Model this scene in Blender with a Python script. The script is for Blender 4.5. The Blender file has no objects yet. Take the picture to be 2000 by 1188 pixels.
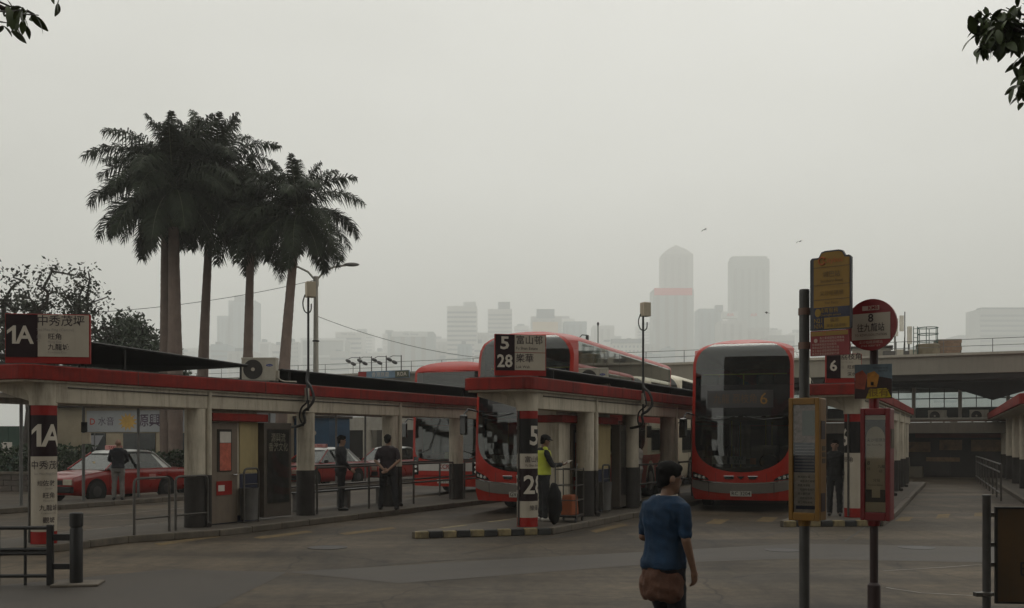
import bpy, bmesh, math, random
from mathutils import Vector, Matrix, noise
S = bpy.context.scene; C = S.collection; R = math.radians
random.seed(11)
# ------------------------------------------------------------------ camera
F = 2000.0; HZ = 858.0; CAMZ = 1.83            # focal length and horizon in photo pixels, eye height in metres
cd = bpy.data.cameras.new('camera'); cam = bpy.data.objects.new('camera', cd); C.objects.link(cam)
cd.sensor_width = 36; cd.lens = 36; cd.shift_y = (HZ - 594) / 2000; cd.clip_start = .1; cd.clip_end = 9000
cam.location = (0, 0, CAMZ); cam.rotation_euler = (R(90), 0, 0); S.camera = cam
# ------------------------------------------------------------------ world, sun, exposure
W = bpy.data.worlds.new('World'); S.world = W; W.use_nodes = True
nt = W.node_tree; nt.nodes.clear()
wo = nt.nodes.new('ShaderNodeOutputWorld'); bg = nt.nodes.new('ShaderNodeBackground')
sky = nt.nodes.new('ShaderNodeTexSky'); sky.sky_type = 'NISHITA'; sky.sun_disc = False
sky.sun_elevation = R(48); sky.sun_rotation = R(12); sky.dust_density = 6; sky.air_density = 1.5
hs = nt.nodes.new('ShaderNodeHueSaturation'); hs.inputs['Saturation'].default_value = .05
tc = nt.nodes.new('ShaderNodeTexCoord'); mp = nt.nodes.new('ShaderNodeMapping'); mp.inputs['Scale'].default_value = (1, 1, 2.6)
nz = nt.nodes.new('ShaderNodeTexNoise'); nz.inputs['Scale'].default_value = 1.3; nz.inputs['Detail'].default_value = 5
cr = nt.nodes.new('ShaderNodeValToRGB')
cr.color_ramp.elements[0].position = .3; cr.color_ramp.elements[0].color = (7.7, 7.65, 7.0, 1)
cr.color_ramp.elements[1].position = .7; cr.color_ramp.elements[1].color = (11.1, 11.05, 10.35, 1)
mx = nt.nodes.new('ShaderNodeMix'); mx.data_type = 'RGBA'; mx.inputs['Factor'].default_value = .82
L = nt.links.new
L(tc.outputs['Generated'], mp.inputs[0]); L(mp.outputs[0], nz.inputs['Vector']); L(nz.outputs['Fac'], cr.inputs[0])
L(sky.outputs[0], hs.inputs['Color']); L(hs.outputs[0], mx.inputs['A']); L(cr.outputs[0], mx.inputs['B'])
L(mx.outputs['Result'], bg.inputs['Color']); bg.inputs['Strength'].default_value = .1; L(bg.outputs[0], wo.inputs[0])
sd = bpy.data.lights.new('sun', 'SUN'); sun = bpy.data.objects.new('sun', sd); C.objects.link(sun)
sd.energy = .5; sd.angle = R(30); sd.color = (1, .94, .84)
sun.rotation_euler = (R(-42), 0, R(-12))       # soft light through the cloud, ahead of the camera and high
S.view_settings.view_transform = 'Standard'; S.view_settings.look = 'None'; S.view_settings.gamma = 1
S.view_settings.exposure = -0.06; S.view_settings.use_curve_mapping = False
S.cycles.volume_bounces = 8; S.cycles.max_bounces = 10; S.cycles.transparent_max_bounces = 24
S.cycles.use_denoising = True
# ------------------------------------------------------------------ helpers
def at(px, py, Y): return Vector(((px - 1000) / F * Y, Y, CAMZ - (py - HZ) / F * Y))
def gp(px, py, z=0.0):                          # photo pixel -> point on the ground at height z
    Y = (CAMZ - z) * F / (py - HZ); return Vector(((px - 1000) / F * Y, Y, z))
MATS = {}
def mat(name, col, rough=.6, var=.12, scale=2.5, bump=0., bscale=40., metal=0., coat=0., dirt=0., dirtcol=(.05, .045, .04), emit=0., spec=.5):
    if name in MATS: return MATS[name]
    m = bpy.data.materials.new(name); m.use_nodes = True; t = m.node_tree; N = t.nodes; l = t.links.new
    b = N['Principled BSDF']; b.inputs['Roughness'].default_value = rough; b.inputs['Metallic'].default_value = metal
    b.inputs['Specular IOR Level'].default_value = spec
    if coat: b.inputs['Coat Weight'].default_value = coat; b.inputs['Coat Roughness'].default_value = .08
    c = N.new('ShaderNodeTexCoord'); oi = N.new('ShaderNodeObjectInfo')
    ad = N.new('ShaderNodeVectorMath'); ad.operation = 'MULTIPLY_ADD'
    cb = N.new('ShaderNodeCombineXYZ')
    for i in range(3): l(oi.outputs['Random'], cb.inputs[i])
    l(cb.outputs[0], ad.inputs[0]); ad.inputs[1].default_value = (17, 23, 31); l(c.outputs['Object'], ad.inputs[2])
    n1 = N.new('ShaderNodeTexNoise'); n1.inputs['Scale'].default_value = scale; n1.inputs['Detail'].default_value = 6; n1.inputs['Roughness'].default_value = .65
    l(ad.outputs[0], n1.inputs['Vector'])
    mr = N.new('ShaderNodeMapRange'); mr.inputs['From Min'].default_value = .3; mr.inputs['From Max'].default_value = .7
    mr.inputs['To Min'].default_value = 1 - var; mr.inputs['To Max'].default_value = 1 + var
    l(n1.outputs['Fac'], mr.inputs['Value'])
    mu = N.new('ShaderNodeMix'); mu.data_type = 'RGBA'; mu.blend_type = 'MULTIPLY'; mu.inputs['Factor'].default_value = 1
    mu.inputs['A'].default_value = (*col, 1); l(mr.outputs[0], mu.inputs['B']); out = mu.outputs['Result']
    if dirt:
        ms = N.new('ShaderNodeMapping'); ms.inputs['Scale'].default_value = (5, 5, .55); l(ad.outputs[0], ms.inputs[0])
        n2 = N.new('ShaderNodeTexNoise'); n2.inputs['Scale'].default_value = 1.7; n2.inputs['Detail'].default_value = 7; n2.inputs['Roughness'].default_value = .7
        l(ms.outputs[0], n2.inputs['Vector'])
        r2 = N.new('ShaderNodeMapRange'); r2.inputs['From Min'].default_value = .48; r2.inputs['From Max'].default_value = .78; r2.inputs['To Max'].default_value = dirt
        l(n2.outputs['Fac'], r2.inputs['Value'])
        md = N.new('ShaderNodeMix'); md.data_type = 'RGBA'; l(r2.outputs[0], md.inputs['Factor']); l(out, md.inputs['A']); md.inputs['B'].default_value = (*dirtcol, 1)
        out = md.outputs['Result']
    l(out, b.inputs['Base Color'])
    rr = N.new('ShaderNodeMapRange'); rr.inputs['To Min'].default_value = max(.02, rough - .1); rr.inputs['To Max'].default_value = min(1, rough + .1)
    l(n1.outputs['Fac'], rr.inputs['Value']); l(rr.outputs[0], b.inputs['Roughness'])
    if bump:
        n3 = N.new('ShaderNodeTexNoise'); n3.inputs['Scale'].default_value = bscale; n3.inputs['Detail'].default_value = 4
        l(ad.outputs[0], n3.inputs['Vector'])
        bp = N.new('ShaderNodeBump'); bp.inputs['Strength'].default_value = bump; bp.inputs['Distance'].default_value = .02
        l(n3.outputs['Fac'], bp.inputs['Height']); l(bp.outputs[0], b.inputs['Normal'])
    if emit: b.inputs['Emission Color'].default_value = (*col, 1); b.inputs['Emission Strength'].default_value = emit
    MATS[name] = m; return m
def glass(name, tint=(.3, .32, .31), rough=.03, ior=1.5, mul=1.4):
    if name in MATS: return MATS[name]
    m = bpy.data.materials.new(name); m.use_nodes = True; t = m.node_tree; N = t.nodes; l = t.links.new; N.clear()
    o = N.new('ShaderNodeOutputMaterial'); s = N.new('ShaderNodeMixShader'); f = N.new('ShaderNodeFresnel'); f.inputs['IOR'].default_value = ior
    tr = N.new('ShaderNodeBsdfTransparent'); tr.inputs['Color'].default_value = (*tint, 1)
    g = N.new('ShaderNodeBsdfGlossy'); g.inputs['Roughness'].default_value = rough; g.inputs['Color'].default_value = (.9, .92, .9, 1)
    ma = N.new('ShaderNodeMath'); ma.operation = 'MULTIPLY_ADD'; ma.inputs[1].default_value = mul; ma.inputs[2].default_value = .02; ma.use_clamp = True
    l(f.outputs[0], ma.inputs[0]); l(ma.outputs[0], s.inputs[0]); l(tr.outputs[0], s.inputs[1]); l(g.outputs[0], s.inputs[2]); l(s.outputs[0], o.inputs[0])
    MATS[name] = m; return m
def frame_of(d):
    d = d.normalized(); a = Vector((0, 0, 1)) if abs(d.z) < .9 else Vector((1, 0, 0))
    u = d.cross(a).normalized(); return u, u.cross(d).normalized()
class MB:
    def __init__(s): s.v = []; s.f = []; s.mi = []; s.m = 0
    def add(s, vs, fs):
        k = len(s.v); s.v += [tuple(p) for p in vs]
        for f in fs: s.f.append([i + k for i in f]); s.mi.append(s.m)
        return s
    def box(s, x0, x1, y0, y1, z0, z1):
        v = [(x, y, z) for z in (z0, z1) for (x, y) in ((x0, y0), (x1, y0), (x1, y1), (x0, y1))]
        return s.add(v, [(0, 3, 2, 1), (4, 5, 6, 7), (0, 1, 5, 4), (1, 2, 6, 5), (2, 3, 7, 6), (3, 0, 4, 7)])
    def obox(s, c, sz, rz=0, rx=0, ry=0):
        M = Matrix.Translation(c) @ Matrix.Rotation(rz, 4, 'Z') @ Matrix.Rotation(ry, 4, 'Y') @ Matrix.Rotation(rx, 4, 'X')
        x, y, z = sz[0] / 2, sz[1] / 2, sz[2] / 2
        v = [M @ Vector(p) for p in [(a, b, q) for q in (-z, z) for (a, b) in ((-x, -y), (x, -y), (x, y), (-x, y))]]
        return s.add(v, [(0, 3, 2, 1), (4, 5, 6, 7), (0, 1, 5, 4), (1, 2, 6, 5), (2, 3, 7, 6), (3, 0, 4, 7)])
    def ring(s, path, radii, n=10, caps=True, fr=None):
        path = [Vector(p) for p in path]; rows = []; u = None
        for i, p in enumerate(path):
            d = (path[min(i + 1, len(path) - 1)] - path[max(i - 1, 0)])
            if u is None: u, w = frame_of(d)
            else:
                d = d.normalized(); u = (u - d * u.dot(d)).normalized(); w = u.cross(d).normalized()
            r = radii[i] if isinstance(radii, (list, tuple)) else radii
            rows.append([p + u * (r * math.cos(2 * math.pi * k / n)) + w * (r * math.sin(2 * math.pi * k / n)) for k in range(n)])
        return s.loft(rows, True, caps)
    def loft(s, rows, closed=True, caps=True):
        n = len(rows[0]); vs = [p for r in rows for p in r]; fs = []
        for i in range(len(rows) - 1):
            for k in range(n if closed else n - 1):
                a = i * n + k; b = i * n + (k + 1) % n; fs.append((a, b, b + n, a + n))
        if caps and closed: fs.append(tuple(range(n - 1, -1, -1))); fs.append(tuple((len(rows) - 1) * n + k for k in range(n)))
        return s.add(vs, fs)
    def cyl(s, p0, p1, r0, r1=None, n=12): return s.ring([p0, p1], [r0, r0 if r1 is None else r1], n)
    def tube(s, path, r, n=8): return s.ring(path, r, n)
    def prism(s, poly, z0, z1):
        n = len(poly); v = [(p[0], p[1], z0) for p in poly] + [(p[0], p[1], z1) for p in poly]
        return s.add(v, [tuple(range(n - 1, -1, -1)), tuple(range(n, 2 * n))] + [(i, (i + 1) % n, (i + 1) % n + n, i + n) for i in range(n)])
    def lathe(s, prof, n=16, c=(0, 0, 0)):
        rows = [[(c[0] + r * math.cos(2 * math.pi * k / n), c[1] + r * math.sin(2 * math.pi * k / n), c[2] + z) for k in range(n)] for r, z in prof]
        return s.loft(rows)
    def ell(s, c, r, n=12, m=8, rot=None):
        rows = []
        for i in range(m + 1):
            t = math.pi * (i + .02) / (m + .04) - math.pi / 2
            row = [Vector((r[0] * math.cos(t) * math.cos(2 * math.pi * k / n), r[1] * math.cos(t) * math.sin(2 * math.pi * k / n), r[2] * math.sin(t))) for k in range(n)]
            rows.append([Vector(c) + (rot @ p if rot else p) for p in row])
        return s.loft(rows)
    def quad(s, *p): return s.add(p, [tuple(range(len(p)))])
    def mesh(s, name, m, smooth=False):
        me = bpy.data.meshes.new(name); me.from_pydata(s.v, [], s.f)
        for x in (m if isinstance(m, (list, tuple)) else [m]): me.materials.append(x)
        if len(me.materials) > 1: me.polygons.foreach_set('material_index', s.mi)
        if smooth:
            me.polygons.foreach_set('use_smooth', [True] * len(me.polygons))
            try: me.set_sharp_from_angle(angle=R(38))
            except Exception: pass
        me.update(); return me
    def build(s, name, m, parent=None, smooth=False, bevel=0., loc=None, rz=0.):
        return obj(name, s.mesh(name, m, smooth), parent, bevel, loc, rz)
def obj(name, me, parent=None, bevel=0., loc=None, rz=0.):
    o = bpy.data.objects.new(name, me); C.objects.link(o); o.parent = parent
    if loc is not None: o.location = loc
    if rz: o.rotation_euler = (0, 0, rz)
    if bevel:
        b = o.modifiers.new('bevel', 'BEVEL'); b.width = bevel; b.segments = 2; b.limit_method = 'ANGLE'; b.angle_limit = R(40)
    return o
def tag(o, label, cat, group=None, kind=None):
    if label: o['label'] = label
    if cat: o['category'] = cat
    if group: o['group'] = group
    if kind: o['kind'] = kind
    return o
def thing(name, label, cat, loc=(0, 0, 0), rz=0., group=None):
    o = bpy.data.objects.new(name, None); C.objects.link(o); o.location = loc; o.rotation_euler = (0, 0, rz); o.empty_display_size = .2
    return tag(o, label, cat, group)
def struct(o): o['kind'] = 'structure'; return o
def stuff(o): o['kind'] = 'stuff'; return o
def copy_tree(o, parent=None):
    c = o.copy(); C.objects.link(c); c.parent = parent
    for ch in o.children: copy_tree(ch, c)
    return c
_tc = {}
TS = bpy.data.scenes.new('scratch')                    # text and cloth are turned into meshes in a scene of their own, removed at the end
def evaluated(o):
    TS.collection.objects.link(o); TS.view_layers[0].update(); return o.evaluated_get(TS.view_layers[0].depsgraph)
def text_geo(s, size=1., bold=0., align='CENTER'):
    k = (s, bold, align)
    if s == '1A' and k not in _tc:                       # the sign's 1 has a flag: drawn as a polygon before the A
        va, fa_ = text_geo('A', 1., bold, 'CENTER'); h0 = min(p[1] for p in va); h1 = max(p[1] for p in va); w = .15
        one = [(-.42, h0), (-.42 + w, h0), (-.42 + w, h1), (-.42 + .045, h1), (-.62, h1 - .2), (-.62, h1 - .34), (-.42, h1 - .19)]
        _tc[k] = ([(x + .14, y, 0) for x, y in va] + [(x + .06, y, 0) for x, y in one], list(fa_) + [tuple(range(len(va), len(va) + 7))])
    if k not in _tc:
        cu = bpy.data.curves.new('t', 'FONT'); cu.body = s; cu.size = 1; cu.offset = bold; cu.align_x = align; cu.align_y = 'CENTER'; cu.resolution_u = 2
        o = bpy.data.objects.new('t', cu); ev = evaluated(o); me = ev.to_mesh(); _tc[k] = ([tuple(v.co) for v in me.vertices], [tuple(p.vertices) for p in me.polygons])
        ev.to_mesh_clear(); bpy.data.objects.remove(o); bpy.data.curves.remove(cu)
    return [(x * size, y * size) for x, y, z in _tc[k][0]], _tc[k][1]
def text(s, size, m, parent, loc, bold=0., width=None, align='CENTER', bend=None, name='lettering', mp=None):
    # lettering lies in the parent's x-z plane facing -y; bend = radius of the pillar it is wrapped round (about the z axis)
    v, f = text_geo(s, size, bold, align)
    if not v: return None
    sx = 1.
    if width: w = max(p[0] for p in v) - min(p[0] for p in v); sx = width / max(w, 1e-4)
    if mp: vs = [mp(x * sx, y) for x, y in v]; loc = (0, 0, 0)
    elif bend:
        bm = bmesh.new(); vv = [bm.verts.new((x * sx, y, 0)) for x, y in v]
        for p in f: bm.faces.new([vv[i] for i in p])
        x_ = min(p[0] for p in v) * sx; xe = max(p[0] for p in v) * sx
        while x_ < xe:
            x_ += .03; bmesh.ops.bisect_plane(bm, geom=bm.verts[:] + bm.edges[:] + bm.faces[:], plane_co=(x_, 0, 0), plane_no=(1, 0, 0))
        bm.verts.index_update(); v = [(q_.co.x / sx, q_.co.y) for q_ in bm.verts]; f = [[q_.index for q_ in p.verts] for p in bm.faces]; bm.free()
        a0 = loc[0]; vs = [(bend * math.sin(a0 + x * sx / bend), -bend * math.cos(a0 + x * sx / bend), loc[2] + y) for x, y in v]; loc = (0, 0, 0)
    else: vs = [(x * sx, 0, y) for x, y in v]
    b = MB(); b.add(vs, f); return b.build(name, m, parent, loc=loc)
def smoothp(pts, n=5):
    P = [Vector(p) for p in pts]; P = [P[0] * 2 - P[1]] + P + [P[-1] * 2 - P[-2]]; out = []
    for i in range(1, len(P) - 2):
        for k in range(n):
            t = k / n; a, b, c, d = P[i - 1], P[i], P[i + 1], P[i + 2]
            out.append(.5 * ((2 * b) + (c - a) * t + (2 * a - 5 * b + 4 * c - d) * t * t + (3 * b - a - 3 * c + d) * t ** 3))
    return out + [P[-2]]
def wobble(pts, a): return [Vector(p) + Vector((random.uniform(-a, a), random.uniform(-a, a), random.uniform(-a, a))) for p in pts]
# ------------------------------------------------------------------ materials
def road_mat():
    m = bpy.data.materials.new('asphalt'); m.use_nodes = True; t = m.node_tree; N = t.nodes; l = t.links.new
    b = N['Principled BSDF']; c = N.new('ShaderNodeTexCoord'); src = c.outputs['Object']
    def nse(scale, det=6, stretch=None, rough=.6):
        v = src
        if stretch:
            mm = N.new('ShaderNodeMapping'); mm.inputs['Rotation'].default_value = (0, 0, R(stretch[0])); mm.inputs['Scale'].default_value = stretch[1]; l(src, mm.inputs[0]); v = mm.outputs[0]
        n = N.new('ShaderNodeTexNoise'); n.inputs['Scale'].default_value = scale; n.inputs['Detail'].default_value = det; n.inputs['Roughness'].default_value = rough; l(v, n.inputs['Vector']); return n.outputs['Fac']
    def ramp(v, p0, c0, p1, c1):
        r = N.new('ShaderNodeValToRGB'); r.color_ramp.elements[0].position = p0; r.color_ramp.elements[0].color = (*c0, 1); r.color_ramp.elements[1].position = p1; r.color_ramp.elements[1].color = (*c1, 1); l(v, r.inputs[0]); return r.outputs[0]
    def mix(a, bb, fac, mode='MIX'):
        x = N.new('ShaderNodeMix'); x.data_type = 'RGBA'; x.blend_type = mode
        if isinstance(fac, float): x.inputs['Factor'].default_value = fac
        else: l(fac, x.inputs['Factor'])
        l(a, x.inputs['A']); l(bb, x.inputs['B']); return x.outputs['Result']
    base = ramp(nse(.22, 7), .35, (.036, .0265, .017), .66, (.108, .081, .053))
    wear = ramp(nse(.5, 6, (-64, (.16, 1.5, 1))), .4, (.6, .6, .6), .66, (1.22, 1.22, 1.2))
    col = mix(base, wear, 1., 'MULTIPLY')
    oil = ramp(nse(.9, 5, (26, (1.6, .28, 1))), .52, (1, 1, 1), .74, (.42, .42, .42))
    col = mix(col, oil, 1., 'MULTIPLY')
    mott = ramp(nse(5.5, 9, None, .75), .36, (.66, .66, .66), .64, (1.28, 1.27, 1.25))
    col = mix(col, mott, 1., 'MULTIPLY')
    crk = N.new('ShaderNodeTexVoronoi'); crk.feature = 'DISTANCE_TO_EDGE'; crk.inputs['Scale'].default_value = .32
    wv = N.new('ShaderNodeMix'); wv.data_type = 'RGBA'; wv.blend_type = 'ADD'; wv.inputs['Factor'].default_value = .5; l(src, wv.inputs['A'])
    nn = N.new('ShaderNodeTexNoise'); nn.inputs['Scale'].default_value = 1.1; nn.inputs['Detail'].default_value = 6; l(src, nn.inputs['Vector']); l(nn.outputs['Color'], wv.inputs['B']); l(wv.outputs['Result'], crk.inputs['Vector'])
    ck = ramp(crk.outputs['Distance'], .0, (.35, .35, .35), .006, (1, 1, 1)); col = mix(col, ck, 1., 'MULTIPLY')
    grit = ramp(nse(130, 2), .3, (.72, .72, .72), .7, (1.28, 1.28, 1.28))
    col = mix(col, grit, 1., 'MULTIPLY')
    l(col, b.inputs['Base Color'])
    rr = N.new('ShaderNodeMapRange'); b.inputs['Specular IOR Level'].default_value = .3; rr.inputs['To Min'].default_value = .55; rr.inputs['To Max'].default_value = .9; l(nse(.35, 6), rr.inputs['Value']); l(rr.outputs[0], b.inputs['Roughness'])
    bp = N.new('ShaderNodeBump'); bp.inputs['Strength'].default_value = .35; bp.inputs['Distance'].default_value = .01; l(nse(90, 3), bp.inputs['Height']); l(bp.outputs[0], b.inputs['Normal'])
    MATS['asphalt'] = m; return m
asphalt = road_mat()
patchm = mat('patch_asphalt', (.044, .036, .0285), .62, .3, .8, .3, 90, spec=.3)
paving = mat('concrete_paving', (.07, .057, .043), .8, .35, 1.1, .25, 60, dirt=.6)
kerbm = mat('kerb_concrete', (.1, .082, .062), .8, .3, 3, .3, 50, dirt=.7)
kyel = mat('kerb_yellow', (.2, .155, .075), .8, .4, 6, .2, 50, dirt=.9)
kblk = mat('kerb_black', (.02, .019, .018), .7, .4, 6, .2, 50)
yelm = mat('yellow_road_paint', (.13, .085, .03), .85, .5, 7, dirt=.95, dirtcol=(.05, .042, .033))
sealm = mat('joint_sealant', (.022, .02, .018), .7, .3)
palem = mat('pale_scratch', (.2, .185, .16), .7, .3)
cream = mat('cream_render', (.45, .4, .32), .8, .16, 1.6, .15, 45, dirt=.7, dirtcol=(.11, .085, .06), spec=.25)
creamc = mat('cream_pillar', (.48, .43, .345), .75, .16, 2, .15, 45, dirt=.75, dirtcol=(.1, .08, .058), spec=.25)
dado = mat('grey_dado', (.03, .026, .024), .7, .3, 3, dirt=.5, dirtcol=(.07, .058, .048), spec=.25)
redf = mat('red_fascia', (.19, .014, .009), .75, .35, 1.6, .15, 40, dirt=.85, dirtcol=(.06, .012, .01), spec=.2)
roofg = mat('roof_bitumen', (.08, .075, .07), .85, .3)
tarp = mat('black_tarpaulin', (.008, .0075, .008), .75, .3, 3, spec=.2)
blackp = mat('black_paint', (.009, .008, .008), .6, .3, spec=.2)
maroon = mat('sign_maroon_black', (.012, .003, .005), .6, .2, spec=.2)
signw = mat('sign_cream', (.38, .335, .27), .5, .08, 2, dirt=.35, dirtcol=(.25, .22, .18))
signwt = mat('sign_white_letters', (.5, .45, .38), .5, .06)
signred = mat('sign_red', (.24, .009, .006), .6, .15, spec=.25)
ink = mat('ink_black', (.03, .018, .02), .6, .05)
inkg = mat('ink_grey', (.22, .2, .18), .6, .05)
steel = mat('galvanised_steel', (.09, .083, .075), .45, .25, 6, metal=.6, dirt=.4)
dsteel = mat('dark_steel', (.012, .011, .011), .5, .25, 5, metal=.2)
rubber = mat('rubber', (.012, .012, .012), .8, .2)
chrome = mat('chrome', (.6, .6, .6), .18, .05, metal=1.)
plastic_w = mat('aircon_white', (.36, .33, .27), .5, .1, 3, dirt=.4)
# ------------------------------------------------------------------ ground, water, platforms
A1 = R(26.1); D1 = Vector((math.sin(A1), math.cos(A1), 0)); R1 = Vector((math.cos(A1), -math.sin(A1), 0))
g = MB(); g.quad((-420, -60, 0), (420, -60, 0), (420, 125, 0), (-420, 125, 0)); ground = struct(g.build('ground', asphalt))
g = MB(); g.box(-3400, 3400, 124, 3400, -3.2, -1.6)
struct(g.build('harbour_water', mat('harbour_water', (.05, .07, .07), .25, .2, .05, .4, .6)))
def kerb_run(pts, parent, length=.9, z=.13, mats=(kerbm,), w=.14, chamfer=.025):
    # individual kerb stones along a polyline (outer edge on the left-hand side of travel is the road)
    k = 0
    for a, b in zip(pts[:-1], pts[1:]):
        a = Vector(a); b = Vector(b); L_ = (b - a).length; n = max(1, round(L_ / length)); d = (b - a) / n; ang = math.atan2(d.y, d.x)
        l_ = d.length - .012
        me = None
        for i in range(n):
            c = a + d * (i + .5); mt = mats[k % len(mats)]; k += 1
            key = (round(l_, 3), mt.name, z)
            if key not in _kc:
                q = MB(); q.prism([(-l_ / 2, -w / 2), (l_ / 2, -w / 2), (l_ / 2, w / 2), (-l_ / 2, w / 2)], 0, z); _kc[key] = q.mesh('kerb_stone', mt)
            o = obj('kerb_stone', _kc[key], parent, bevel=.018, loc=(c.x + random.uniform(-.004, .004), c.y + random.uniform(-.004, .004), random.uniform(-.005, .004)), rz=ang + random.uniform(-.006, .006))
_kc = {}
def inset(poly, d):
    c = sum((Vector(p) for p in poly), Vector((0, 0))) / len(poly); out = []
    n = len(poly)
    for i in range(n):
        p0, p1, p2 = Vector(poly[i - 1]), Vector(poly[i]), Vector(poly[(i + 1) % n])
        e1 = (p1 - p0).normalized(); e2 = (p2 - p1).normalized(); n1 = Vector((-e1.y, e1.x)); n2 = Vector((-e2.y, e2.x)); b = (n1 + n2)
        b = b / max(.35, b.length_squared) * 2 * d if b.length > .01 else n1 * d
        q = p1 + b; out.append((q.x, q.y))
    return out
def platform(name, poly, z=.13, runs=(), **kw):           # poly counter-clockwise, runs = index ranges with their kerb style
    g = MB(); ins = inset(poly, .14); g.prism(ins, -.05, z - .004); o = struct(g.build(name, paving))
    mid = inset(poly, .07)
    for i0, i1, ln, ms in runs:
        kerb_run([(*mid[i % len(poly)], 0) for i in range(i0, i1 + 1)], o, ln, z, ms)
    return o
# platform of route 1A
def q2(v): return (v.x, v.y)
P1 = Vector((-7.66, 16.75, .13)); P2 = Vector((.30, 20.0, .13)); P3 = Vector((7.48, 22.4, .13))
A3 = R(24); D3 = Vector((math.sin(A3), math.cos(A3), 0)); R3 = Vector((math.cos(A3), -math.sin(A3), 0))
def loc1(P, u, v, A): return (P.x + math.sin(A) * u + math.cos(A) * v, P.y + math.cos(A) * u - math.sin(A) * v)
poly1 = [(-9.1, 16.3), (-8.3, 15.9), (-7.45, 16.45), (-6.75, 18.0), loc1(P1, 3.2, .85, A1), loc1(P1, 34, .85, A1), loc1(P1, 34, -1.45, A1), loc1(P1, 2.0, -1.45, A1)]
platform('platform', poly1, runs=((0, 5, .9, (kerbm,)), (6, 8, .9, (kerbm,))))
poly2 = [(-1.95, 18.75), (.78, 19.6), loc1(P2, 2.6, .62, A1), loc1(P2, 30, .75, A1), loc1(P2, 30, -1.15, A1), loc1(P2, 3.2, -1.05, A1)]
pl2 = platform('platform', poly2, runs=((0, 1, .26, (kyel, kblk)), (1, 3, .9, (kerbm,)), (4, 6, .9, (kyel, kerbm))))
poly3 = [(5.55, 21.3), (7.8, 21.5), loc1(P3, 2., .75, A3), loc1(P3, 20.5, .75, A3), loc1(P3, 20.5, -1.2, A3), loc1(P3, 3.0, -1.2, A3)]
platform('platform', poly3, runs=((0, 1, .26, (kyel, kblk)), (1, 3, .9, (kerbm,)), (4, 6, .9, (kerbm,))))
A4 = R(22); P4 = Vector((14.6, 29.3, .13))
poly4 = [loc1(P4, -4, 0, A4), loc1(P4, -4, 4, A4), loc1(P4, 16, 4, A4), loc1(P4, 16, 0, A4)]
platform('platform', poly4, runs=((3, 4, .9, (kerbm,)),))
D0 = Vector((1.5, 3.2, 0)).normalized(); A0 = math.atan2(D0.x, D0.y); P0 = Vector((-11.8, 28.2, .13))
poly0 = [loc1(P0, -16, .75, A0), loc1(P0, 24, .75, A0), loc1(P0, 24, -.5, A0), loc1(P0, -16, -.5, A0)]
platform('platform', poly0, runs=((0, 1, .9, (kerbm,)), (2, 3, .9, (kerbm,))))
# road paint, joints and patches lying on the asphalt
def strip(name, pix, m, z, parent=ground):
    q = MB(); q.quad(*[gp(x, y, 0) + Vector((0, 0, z)) for x, y in pix]); return q.build(name, m, parent)
for pix in ([(300, 1062), (425, 1046), (432, 1049), (312, 1066)], [(495, 1050), (600, 1037), (612, 1040), (510, 1053)], [(662, 1042), (765, 1030), (775, 1033), (675, 1045)],
            [(1150, 1037), (1215, 1023), (1228, 1026), (1165, 1041)], [(1378, 1023), (1395, 1014), (1425, 1015), (1408, 1024)], [(1476, 1019), (1490, 1010), (1520, 1011), (1508, 1020)],
            [(1748, 1018), (1760, 1010), (1785, 1010), (1775, 1018)], [(1828, 1013), (1832, 1005), (1856, 1004), (1852, 1012)], [(1902, 1009), (1904, 1002), (1928, 1002), (1926, 1009)]):
    strip('yellow_marking', pix, yelm, .004)
strip('asphalt_patch', [(560, 1118), (1000, 1092), (1560, 1062), (1990, 1070), (1985, 1100), (1540, 1092), (1300, 1100), (780, 1140)], patchm, .003)
strip('asphalt_patch', [(-60, 1150), (330, 1112), (560, 1118), (420, 1188), (-60, 1200)], patchm, .0032)
def line(name, pix, w, m, z=.0045):
    q = MB(); pts = [gp(x, y) for x, y in pix]; pts = [p for a, b in zip(pts[:-1], pts[1:]) for p in [a.lerp(b, t / 6) for t in range(6)]] + [pts[-1]]
    L_, Rr = [], []
    for i, p in enumerate(pts):
        d = (pts[min(i + 1, len(pts) - 1)] - pts[max(0, i - 1)]).normalized(); n = Vector((-d.y, d.x, 0)); ww = w * random.uniform(.6, 1.3); j = n * random.uniform(-.015, .015)
        L_.append(p + j + n * ww / 2 + Vector((0, 0, z))); Rr.append(p + j - n * ww / 2 + Vector((0, 0, z)))
    q.loft([L_, Rr], False, False); return q.build(name, m, ground)
line('joint_line', [(900, 1082), (1083, 1050), (1145, 1044), (1500, 1062)], .035, sealm)
line('joint_line', [(1083, 1050), (1170, 1034), (1320, 1006)], .03, sealm)
line('joint_line', [(600, 1116), (820, 1098), (1000, 1088)], .04, sealm)
line('joint_line', [(1480, 1052), (1570, 1027), (1640, 1018)], .03, sealm)
line('joint_line', [(1650, 1058), (1705, 1020), (1730, 1002)], .03, sealm)
line('joint_line', [(780, 1120), (1150, 1100), (1900, 1078)], .03, sealm)
line('pale_line', [(1725, 1116), (1820, 1110), (1925, 1103)], .03, palem)
line('pale_line', [(1730, 1148), (1800, 1159), (1900, 1164)], .035, palem)
line('pale_line', [(117, 1012), (190, 1008), (365, 992)], .06, palem)
line('pale_line', [(620, 968), (720, 958), (800, 951)], .06, palem)
for px_, py_, r_ in ((1530, 1075, .3), (640, 1070, .33), (1790, 1070, .3)):
    c = gp(px_, py_); q = MB(); q.lathe([(r_, 0), (r_, .006), (r_ * .9, .007), (r_ * .88, .004), (0.01, .004)], 24); q.build('manhole_cover', mat('cast_iron', (.04, .037, .035), .55, .3, metal=.5), ground, loc=(c.x, c.y, .002))
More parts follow.
